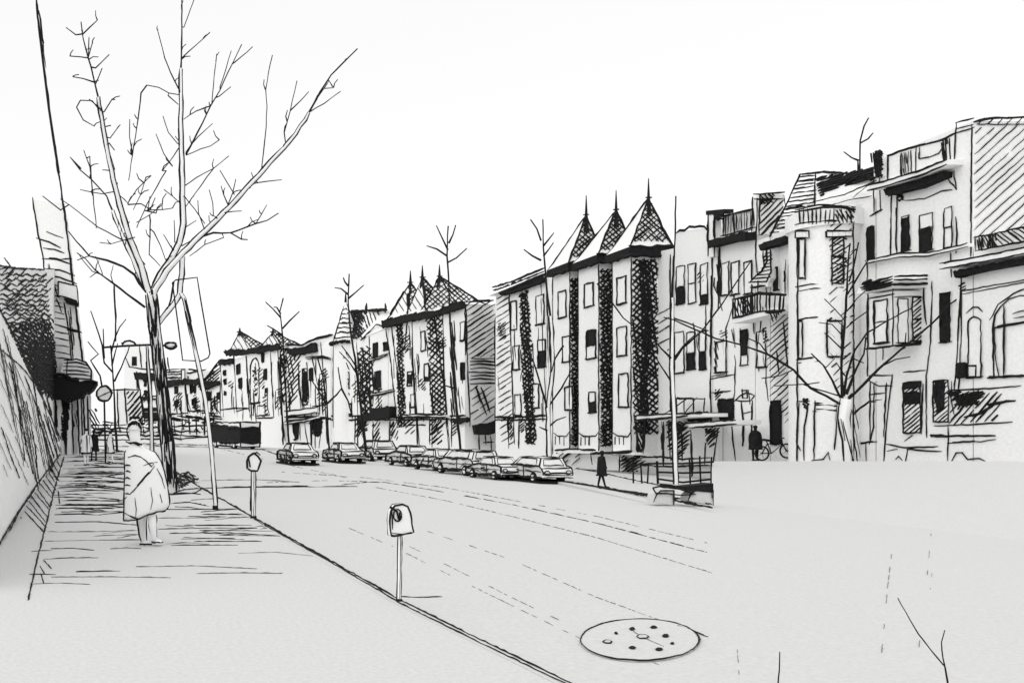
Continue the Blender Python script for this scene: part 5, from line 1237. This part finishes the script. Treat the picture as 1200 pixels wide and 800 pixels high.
# ================================================================== CARS
CARS = 'cars parked along the far kerb'
def car(label, px, gy, h, L=4.1, W=1.62, cab=(-1.35, .75), top=(-.95, .30), rz=0, dark_base=False, nose=.82, name='parked_car', cat='car'):
    p = RD.p(px, gy, 0); D = p.y; s = (h * D / F) / 1.38
    r = thing(name, label, cat, p, CARS, local=True, rz=rz)
    w = 1.0
    hl = L / 2; V = lambda x, y, z: Vector((x * s, y * s, z * s))
    prof = [(-hl, .36), (-hl - .04, .58), (-hl + .06, .84), (cab[0], .92), (cab[1], .93), (hl - .12, nose), (hl + .03, .58), (hl, .30)]
    m = MB(); x = W / 2
    rings = [[V(-x + .06, y, z) for y, z in prof], [V(-x, y, z * .98) for y, z in prof], [V(x, y, z * .98) for y, z in prof], [V(x - .06, y, z) for y, z in prof]]
    m.loft(rings, PAPER)
    for sx in (-x, x): m.ink([V(sx, y, z) for y, z in prof], 2.1, closed=True, dist=D, jit=.6)
    for q in range(3): y0 = U(-hl, hl * .6); m.ink([V(-x - .02, y0, U(.4, .85)), V(-x - .02, y0 + U(.3, .9), U(.4, .85))], 1.4, dist=D, jit=.6)
    m.ink([V(-x - .03, -hl, .33), V(-x - .03, 0, .3), V(-x - .03, hl, .31)], 2.8, dist=D, jit=.7)
    for y, z in (prof[1], prof[2], prof[5], prof[6]): m.ink([V(-x, y, z), V(x, y, z)], 1.6, dist=D)
    m.ink([V(-x - .01, -hl + .1, .66), V(-x - .01, hl - .1, .62)], 1.1, dist=D); m.ink([V(x + .01, -hl + .1, .66), V(x + .01, hl - .1, .62)], 1.1, dist=D)
    m.ink([V(-x * .98, -hl * .2, .36), V(-x * .98, -hl * .2, .92)], 1.1, dist=D)
    if dark_base: m.prism([V(-x - .1, -hl, .02), V(x + .1, -hl, .02), V(x + .1, hl, .02), V(-x - .1, hl, .02)], (0, 0, .12 * s), INK)
    bo = m.build('body', r)
    m = MB(); b = [V(-x + .05, cab[0], .91), V(x - .05, cab[0], .91), V(x - .05, cab[1], .92), V(-x + .05, cab[1], .92)]; t = [V(-x + .22, top[0], 1.36), V(x - .22, top[0], 1.36), V(x - .22, top[1], 1.38), V(-x + .22, top[1], 1.38)]
    m.loft([b, t], PAPER)
    for k in range(4): m.ink([b[k], t[k]], 1.6, dist=D); m.ink([t[k], t[(k + 1) % 4]], 1.9, dist=D, over=1)
    co = m.build('cabin', r)
    for k in range(4):
        a, c, d, e = b[k], b[(k + 1) % 4], t[(k + 1) % 4], t[k]; n = (c - a).cross(e - a).normalized()
        if n.dot((a + c) / 2 - V(0, 0, 1)) < 0: n = -n
        g = lambda u, v: (a.lerp(c, u)).lerp(e.lerp(d, u), v) + n * .006
        q = [g(.12, .15), g(.88, .15), g(.86, .85), g(.14, .85)]
        m = MB(); m.prism(q, n * .01, GREY); m.ink([z + n * .012 for z in q], 1.1, closed=True, dist=D); m.build('window', co)
    for sy in (-1, 1):
        for sx in (-1, 1):
            c = V(sx * (x - .08), sy * hl * .62, .30); m = MB(); rad = .30 * s
            an = [6.283 * i / 16 for i in range(16)]
            m.loft([[c + Vector((dx * s, rad * kk * math.cos(k), rad * kk * math.sin(k))) for k in an] for dx, kk in ((-.10, .92), (-.08, 1), (.08, 1), (.10, .92))], INK)
            wo = m.build('wheel', r); m = MB()
            m.loft([[c + Vector((sx * dx * s, rad * kk * math.cos(k), rad * kk * math.sin(k))) for k in an] for dx, kk in ((.09, .55), (.125, .5))], PAPER); m.build('rim', wo)
    for sy in (-1, 1):
        m = MB(); y = sy * (hl + .05); m.prism([V(-x - .02, y - .04, .36), V(x + .02, y - .04, .36), V(x + .02, y + .04, .36), V(-x - .02, y + .04, .36)], (0, 0, .12 * s), PAPER); m.ink([V(-x, y - .05, .36), V(x, y - .05, .36)], 1.7, dist=D); m.ink([V(-x, y - .05, .48), V(x, y - .05, .48)], 1.1, dist=D); m.build('bumper', r)
        for sx in (-1, 1):
            c = V(sx * x * .72, sy * (hl + .02), .62); m = MB(); e = [c + Vector((.14 * s * math.cos(k), 0, .10 * s * math.sin(k))) for k in [6.283 * i / 10 for i in range(10)]]
            m.prism(e, (0, sy * .05 * s, 0), GREY); m.ink([q + Vector((0, sy * .055 * s, 0)) for q in e], 1.3, closed=True, dist=D); m.build('headlight', r)
    return r
car('white saloon with black sill nearest the dark bus, left end of the parked row', 348, 544, 25, dark_base=True, rz=.05)
car('white saloon with black underside, second in the parked row right of the dark bus', 402, 542, 23, dark_base=True, rz=.08)
car('square backed white hatchback before the black shop awning, third from the bus', 440, 540, 24, L=3.4, cab=(-1.6, .7), top=(-1.4, .3), rz=.1)
car('white car left of the boxy van, first of the tight overlapping cluster', 480, 546, 24, rz=.1)
car('low white car squeezed second in the tight overlapping cluster', 512, 551, 25, rz=.12)
car('boxy white van with long roof in the middle of the tight cluster', 546, 556, 29, L=4.6, cab=(-2.1, 1.2), top=(-2.0, .7), rz=.1, name='parked_van', cat='van')
car('sloping nosed white car just right of the boxy van', 580, 561, 26, rz=.12, nose=.7)
car('long white estate car at the right end of the parked row', 624, 564, 29, L=4.9, cab=(-2.1, .8), top=(-1.9, .2), rz=.06, dark_base=True)
# dark bus
a, b = Vector((11.4, 106, 0)), Vector((13.9, 97, 0)); t = (b - a).normalized(); c = (a + b) / 2; zg = ROADZ(c.x) - .02; D = 101
ang = math.atan2(t.y, t.x) - math.pi / 2
r = thing('bus', 'long bus with an all black window side far down the street', 'bus', (c.x, c.y, zg), local=True, rz=ang)
L = (b - a).length / 2; m = MB(); m.prism([(-1.2, -L, .35), (1.2, -L, .35), (1.2, L, .35), (-1.2, L, .35)], (0, 0, 2.75), PAPER)
for x in (-1.2, 1.2):
    m.ink([(x, -L, .35), (x, L, .35), (x, L, 3.1), (x, -L, 3.1)], 2.0, closed=True, dist=D)
m.ink([(-1.2, L, 3.1), (1.2, L, 3.1)], 2, dist=D); m.ink([(-1.2, L, .35), (1.2, L, .35)], 2, dist=D); m.build('body', r)
for sx in (-1, 1):
    m = MB(); x = sx * 1.21; m.prism([(x, -L + .1, 1.0), (x, L - .1, .75), (x, L - .1, 2.35), (x, -L + .1, 2.95)], (sx * .05, 0, 0), INK); m.ink([(x + sx * .05, -L + .1, 1.0), (x + sx * .05, L - .1, .75)], 3.5, dist=D, jit=1); m.ink([(x + sx * .05, -L, 2.95), (x + sx * .05, L, 2.35)], 3.5, dist=D, jit=1); m.build('window_band', r)
m = MB(); m.prism([(-1.18, L + .01, .72), (1.18, L + .01, .8), (1.18, L + .01, 2.5), (-1.18, L + .01, 2.42)], (0, .04, 0), INK); m.ink([(-1.2, L + .05, .7), (1.2, L + .05, .78)], 3.5, dist=D, jit=1); m.ink([(-1.2, L + .05, 2.4), (1.2, L + .05, 2.5)], 3.5, dist=D, jit=1); m.build('windscreen', r)
for y in (-L * .65, L * .6):
    for sx in (-1, 1):
        m = MB(); an = [6.283 * i / 16 for i in range(16)]; m.loft([[(sx * 1.1 + dx, y + .5 * math.cos(k), .5 + .5 * math.sin(k)) for k in an] for dx in (-.14, .14)], INK); wo = m.build('wheel', r); m = MB(); m.loft([[(sx * (1.1 + dx), y + .25 * math.cos(k), .5 + .25 * math.sin(k)) for k in an] for dx in (.13, .17)], PAPER); m.build('rim', wo)

# ================================================================== PEOPLE
def skin(name, V, E, RAD, parent, mat, root=0):
    me = bpy.data.meshes.new(name); off = Vector(parent['_o']); me.from_pydata([tuple(Vector(v) - off) for v in V], E, [])
    o = bpy.data.objects.new(name, me); COL.objects.link(o); o.parent = parent; o['_o'] = tuple(off)
    sm = o.modifiers.new('Skin', 'SKIN'); sm.use_smooth_shade = True
    if not me.skin_vertices:
        o.data.attributes  # layer is made with the modifier below
    lay = me.skin_vertices[0] if me.skin_vertices else None
    if lay is None:
        import bmesh
        bm = bmesh.new(); bm.from_mesh(me); bm.verts.layers.skin.verify(); bm.to_mesh(me); bm.free(); lay = me.skin_vertices[0]
    for i, q in enumerate(RAD):
        q = q if hasattr(q, '__len__') else (q, q); lay.data[i].radius = q; lay.data[i].use_root = (i == root)
    ss = o.modifiers.new('Sub', 'SUBSURF'); ss.levels = 2; ss.render_levels = 2
    me.materials.append(MATS[mat]); return o
def person(label, px, gy, H, Y=None, surf=None, dark=False, coat=True, stride=.15, turn=0, group=None):
    p = surf.p(px, gy, 0) if surf else at(px, gy, Y); Y = p.y; k = H / 1.75
    r = thing('person', label, 'person', p, group)
    M = Matrix.Rotation(turn, 3, 'Z')
    q = lambda x, y, z: p + M @ (Vector((x, y, z)) * k)
    V = [q(0, 0, .95), q(0, 0, 1.2), q(0, 0, 1.42), q(0, -.02, 1.53), q(0, -.03, 1.62), q(0, -.03, 1.70),
         q(.09, 0, .90), q(.10, stride * .6, .50), q(.10, stride, .08), q(.10, stride - .14, .03),
         q(-.09, 0, .90), q(-.10, -stride * .5, .50), q(-.10, -stride, .08), q(-.10, -stride - .14, .03),
         q(.19, 0, 1.40), q(.24, -.04, 1.12), q(.25, -.12, .88), q(-.19, 0, 1.40), q(-.24, .04, 1.12), q(-.25, -.04, .88)]
    E = [(0, 1), (1, 2), (2, 3), (3, 4), (4, 5), (0, 6), (6, 7), (7, 8), (8, 9), (0, 10), (10, 11), (11, 12), (12, 13), (2, 14), (14, 15), (15, 16), (2, 17), (17, 18), (18, 19)]
    Rd = [(.15, .11), (.14, .10), (.15, .10), .055, (.085, .095), (.075, .085), .085, .06, .045, .035, .085, .06, .045, .035, .06, .05, .038, .06, .05, .038]
    skin('body', V, E, [tuple(x * k for x in (a if hasattr(a, '__len__') else (a, a))) for a in Rd], r, INK if dark else PALE)
    if coat:
        m = MB(); lv = [(1.5, .07, .07), (1.44, .19, .12), (1.2, .21, .14), (.95, .24, .17), (.6, .27, .2)]
        m.loft([[q(a * math.cos(t), b * math.sin(t), z) for t in [6.283 * i / 16 for i in range(16)]] for z, a, b in lv], INK if dark else PALE)
        for ang in (0, 3.14, 1.57, -1.57, -.8, 2.4): m.ink([q((a + .005) * math.cos(ang), (b + .005) * math.sin(ang), z) for z, a, b in lv], 1.6, jit=.6)
        m.ink([q(.275 * math.cos(t), .205 * math.sin(t), .6) for t in [6.283 * i / 16 for i in range(16)]], 1.7, closed=True); m.build('coat', r)
    m = MB(); m.loft([[q(a * math.cos(t), -.02 + a * math.sin(t), z) for t in [6.283 * i / 12 for i in range(12)]] for z, a in ((1.66, .095), (1.71, .10), (1.76, .075), (1.785, .02))], INK); m.build('hair', r)
    for sgn in (1, -1):
        st = stride * sgn; m = MB(); m.prism([q(sgn * .10 - .05, st - .18, 0), q(sgn * .10 + .05, st - .18, 0), q(sgn * .10 + .05, st + .06, 0), q(sgn * .10 - .05, st + .06, 0)], (0, 0, .07 * k), INK); m.build('shoe', r)
    return r
person('small walking figure in a dark coat on the far pavement right of the estate car', 705, 571, 1.35, surf=PV, dark=True, turn=.6, stride=.22)
person('figure in black standing by the bicycle before the balcony house', 885, 539.6, 1.6, Y=39.3, dark=True, turn=-.4, stride=.08)
person('distant person in a pale coat, left of three by the canopy', 101, 545, 1.8, surf=G0, turn=.3)
person('distant person in dark clothes, middle of three by the canopy', 110, 540, 1.75, surf=G0, dark=True, turn=-.2)
person('distant person in pale coat close to the sign pole, right of three', 129, 543, 1.65, surf=G0, turn=1.2, stride=.25)

# bicycle beside the black figure
Y = 38.8; S = YP(Y); zb = TZ(Y)
r = thing('bicycle', 'thin pen drawn bicycle on the terrace beside the figure in black', 'bicycle', (29.2, Y, zb))
def wheel(cx, cy, rad):
    m = MB(); c = S.p(cx, cy, 0); u = Y / F
    ring = [c + Vector((rad * u * math.cos(k), 0, rad * u * math.sin(k))) for k in [6.283 * i / 20 for i in range(20)]]
    m.tube(ring, 1.0 * u, INK, 5, closed=True)
    for k in range(0, 20, 4): m.tube([c, ring[k]], .18 * u, INK, 3)
    m.tube([c - Vector((0, .06, 0)), c + Vector((0, .06, 0))], .8 * u, INK, 6); m.build('wheel', r)
wheel(922, 528, 8.0); wheel(893, 531, 8.0)
m = MB(); u = Y / F
for a in ([(893, 531), (899, 520), (917, 520), (904, 531), (893, 531)], [(904, 531), (898, 516)], [(922, 528), (917, 520), (916, 514)]): m.tube([S.p(x, y, 0) for x, y in a], .7 * u, INK, 5)
m.build('frame', r); m = MB(); m.tube([S.p(894, 515, 0), S.p(902, 516, 0)], 1.4 * u, INK, 6); m.build('saddle', r); m = MB(); m.tube([S.p(912, 513, 0), S.p(919, 513, 0)], .8 * u, INK, 5); m.build('handlebar', r)

# the walker in the long white coat
p0 = G0.p(172, 639, 0); Y = p0.y; u = Y / F
r = thing('person', 'person in a long loose white coat walking along the left pavement', 'person', p0)
A = lambda x, y, d=0: at(x, y, Y) + Vector((0, d, 0))
V = [A(170, 586), A(169, 560), A(166, 540), A(161, 524), A(158, 514, .02), A(157, 500, .02),
     A(165.5, 594, 0), A(165.5, 616, .05), A(168, 634.5, .10), A(171, 637.0, .14),
     A(177.5, 594, 0), A(178.5, 614, -.10), A(180.5, 632, -.06), A(184, 634, .06),
     A(152, 537, 0), A(149, 560, .03), A(152, 580, -.04), A(182, 543, 0), A(190, 568, .02), A(190, 588, -.04)]
E = [(0, 1), (1, 2), (2, 3), (3, 4), (4, 5), (0, 6), (6, 7), (7, 8), (8, 9), (0, 10), (10, 11), (11, 12), (12, 13), (2, 14), (14, 15), (15, 16), (2, 17), (17, 18), (18, 19)]
Rp = [(11, 9), (11, 9), (12, 9), 4.5, (6.6, 7.4), (6.2, 7.0), 6.2, 5.2, 3.4, 2.8, 6.2, 5.0, 3.2, 2.8, 5, 4, 3, 5, 4, 3]
skin('body', V, E, [tuple(x * u for x in (a if hasattr(a, '__len__') else (a, a))) for a in Rp], r, PALE)
LV = [(518, 159, 6, 6), (525, 160, 10, 8), (530, 164, 17.5, 11), (540, 167.0, 21, 13), (552, 169.5, 22.5, 14), (570, 171, 25, 15), (586, 172, 26, 16), (597, 172, 26.2, 16), (603.5, 169, 24, 15)]
def coatp(t, th, g=.3):
    i = min(int(t), len(LV) - 2); f = t - i; a, b = LV[i], LV[i + 1]; y, cx, hw, hd = (a[k] + (b[k] - a[k]) * f for k in range(4))
    # hem dips a little towards the left like cloth blown against the legs
    return A(cx + (hw + g) * math.cos(th), y + (1.2 * math.cos(3 * th) - 6.5 * math.cos(th) * min(1, t - 6) if t > 6 else 0), (hd + g) * u * math.sin(th))
m = MB(); m.loft([[coatp(t, 6.2832 * k / 28, 0) for k in range(28)] for t in range(len(LV))], PALE)
for th, w in ((0, 2.0), (math.pi, 2.4), (math.pi * .5, 1.6)): m.ink([coatp(t * .5, th) for t in range(3, 17)], w, jit=.5)
m.ink([coatp(8, 6.2832 * k / 28) for k in range(28)], 2.0, closed=True, jit=.5)
def onc(pts, w):
    q = []
    for x, y in pts:
        t = next((i + (y - LV[i][0]) / (LV[i + 1][0] - LV[i][0]) for i in range(len(LV) - 1) if LV[i][0] <= y <= LV[i + 1][0]), 8)
        i = min(int(t), len(LV) - 2); f = t - i; cx = LV[i][1] + (LV[i + 1][1] - LV[i][1]) * f; hw = LV[i][2] + (LV[i + 1][2] - LV[i][2]) * f
        q.append(coatp(min(t, 8), -math.acos(max(-1, min(1, (x - cx) / hw)))))
    m.ink(q, w, jit=.35)
onc([(181, 545), (175, 553), (166, 563), (156, 574), (147, 584)], 1.7); onc([(163, 534), (170, 539), (177, 546), (180, 543)], 1.9); onc([(183, 548), (189, 560), (193, 572)], 1.5); onc([(176, 570), (178, 585), (176, 597)], .9); onc([(158, 582), (160, 592), (159, 602)], .9); onc([(187, 578), (189, 590)], .9); onc([(168, 545), (176, 542), (184, 541)], 1.4); onc([(150, 536), (158, 533), (166, 535)], 1.6); onc([(147, 596), (156, 600), (162, 603)], 2.6)
for y in (545, 552, 560, 568, 578): onc([(146.8, y), (149, y - 1), (153, y)], 2.0)
co = m.build('coat', r, smooth=True)
m = MB()
hp = lambda th, s=1: A(157 + 8.6 * s * math.cos(th), 505 + 12 * s * math.sin(th), .02)
m.ink([hp(6.2832 * k / 20) for k in range(20)], 1.8, closed=True, jit=.4)
m.loft([[A(157 + a * math.cos(t), y, .02 + b * u * math.sin(t)) for t in [6.2832 * i / 16 for i in range(16)]] for y, a, b in ((503, 8.2, 8.6), (498, 8.4, 8.8), (494, 6.2, 6.6), (491.5, 2, 2))], PALE)
for k in range(22): th = U(-3.0, .2); m.ink([A(157 + 2.2 * math.cos(th), 493.5, -.06), A(157 + 6.4 * math.cos(th), 497 + 2 * math.sin(th), -.11), A(157 + 8.6 * math.cos(th), 502 + U(-2, 2), -.03)], 1.4)
for k in range(9): th = -2.9 + k * .36; m.ink([A(157 + 2 * math.cos(th), 493 , -.06), A(157 + 6 * math.cos(th), 497 + 2 * math.sin(th), -.10), A(157 + 8.4 * math.cos(th), 503, -.02)], 1.2)
for k in range(5): m.ink([A(147 + k * 3, 517 + U(-3, 2), -.1), A(154 + k * 3, 520 + U(-2, 3), -.1)], 1.8)
m.build('hair', r)
m = MB(); 
for x in (153.8, 159.6): m.tube([A(x, 505, .125), A(x, 505, .112)], .010, INK, 6)
m.tube([A(156.7, 505, .115), A(156.4, 508.5, .138), A(156.8, 509.5, .115)], [.006, .011, .006], PALE, 6); m.ink([A(154.8, 512.5, .122), A(158.6, 512.5, .122)], 1.1)
m.build('face', r)
for x, y, d, w in ((171, 639.5, .06, 7), (184.5, 636.5, -.02, 6)):
    m = MB(); m.loft([[A(x + a * math.cos(t) * 1.0, yy, d + b * u * math.sin(t)) for t in [6.2832 * i / 14 for i in range(14)]] for yy, a, b in ((y, w * .95, 6), (y - 2.5, w, 6.4), (y - 5, w * .6, 4))], PALE)
    m.ink([A(x + w * math.cos(t), y - 2, d + 6.4 * u * math.sin(t)) for t in [6.2832 * i / 14 for i in range(14)]], 1.9, closed=True); m.build('shoe', r)
m = MB()
for pts in ([(160.5, 604), (161.5, 618), (165, 634)], [(171.5, 604), (171, 616), (171.5, 632)], [(173, 604), (175, 616), (178, 629)], [(183.5, 602), (183, 614), (183.5, 628)]): m.ink([A(x, y, -.07) for x, y in pts], 1.8, jit=.4)
m.build('trouser_seam', r)

# ================================================================== CAMERA, SKY, SUN
cam = bpy.data.cameras.new('Camera'); co = bpy.data.objects.new('Camera', cam); COL.objects.link(co)
co.location = CAM; co.rotation_euler = (math.radians(90), 0, 0)
cam.sensor_fit = 'HORIZONTAL'; cam.sensor_width = 36; cam.lens = 36 * F / 1200
cam.shift_x = (600 - VX) / 1200; cam.shift_y = (VY - 400) / 1200
cam.clip_start = .05; cam.clip_end = 20000
SC.camera = co
EL, AZ = math.radians(48), math.radians(226)          # azimuth clockwise from +Y: the sun is behind the camera, to the left
w = bpy.data.worlds.new('World'); SC.world = w; w.use_nodes = True
nt = w.node_tree; bg = nt.nodes['Background']
sky = nt.nodes.new('ShaderNodeTexSky'); sky.sky_type = 'NISHITA'; sky.sun_disc = False
sky.sun_elevation = EL; sky.sun_rotation = AZ; sky.dust_density = 1; sky.air_density = 1; sky.ozone_density = 1
hs = nt.nodes.new('ShaderNodeHueSaturation'); hs.inputs['Saturation'].default_value = 0.0
nt.links.new(sky.outputs['Color'], hs.inputs['Color'])
mx = nt.nodes.new('ShaderNodeMix'); mx.data_type = 'RGBA'          # even overcast layer in front of the clear sky
mx.inputs['Factor'].default_value = .78
nt.links.new(hs.outputs['Color'], mx.inputs[6]); mx.inputs[7].default_value = (7.6, 7.6, 7.6, 1)
nt.links.new(mx.outputs[2], bg.inputs['Color'])
bg.inputs['Strength'].default_value = .11
sl = bpy.data.lights.new('Sun', 'SUN'); sl.energy = .9; sl.angle = math.radians(70); sl.color = (1, .985, .96)
so = bpy.data.objects.new('Sun', sl); COL.objects.link(so)
d = Vector((math.sin(AZ) * math.cos(EL), math.cos(AZ) * math.cos(EL), math.sin(EL)))
so.rotation_euler = d.to_track_quat('Z', 'Y').to_euler(); so.location = (0, 0, 60)
vs = SC.view_settings; vs.view_transform = 'Standard'; vs.look = 'None'; vs.gamma = 1; vs.use_curve_mapping = False
vs.exposure = EXPO
# helper properties are dropped again
for o in bpy.data.objects:
    if '_o' in o: del o['_o']
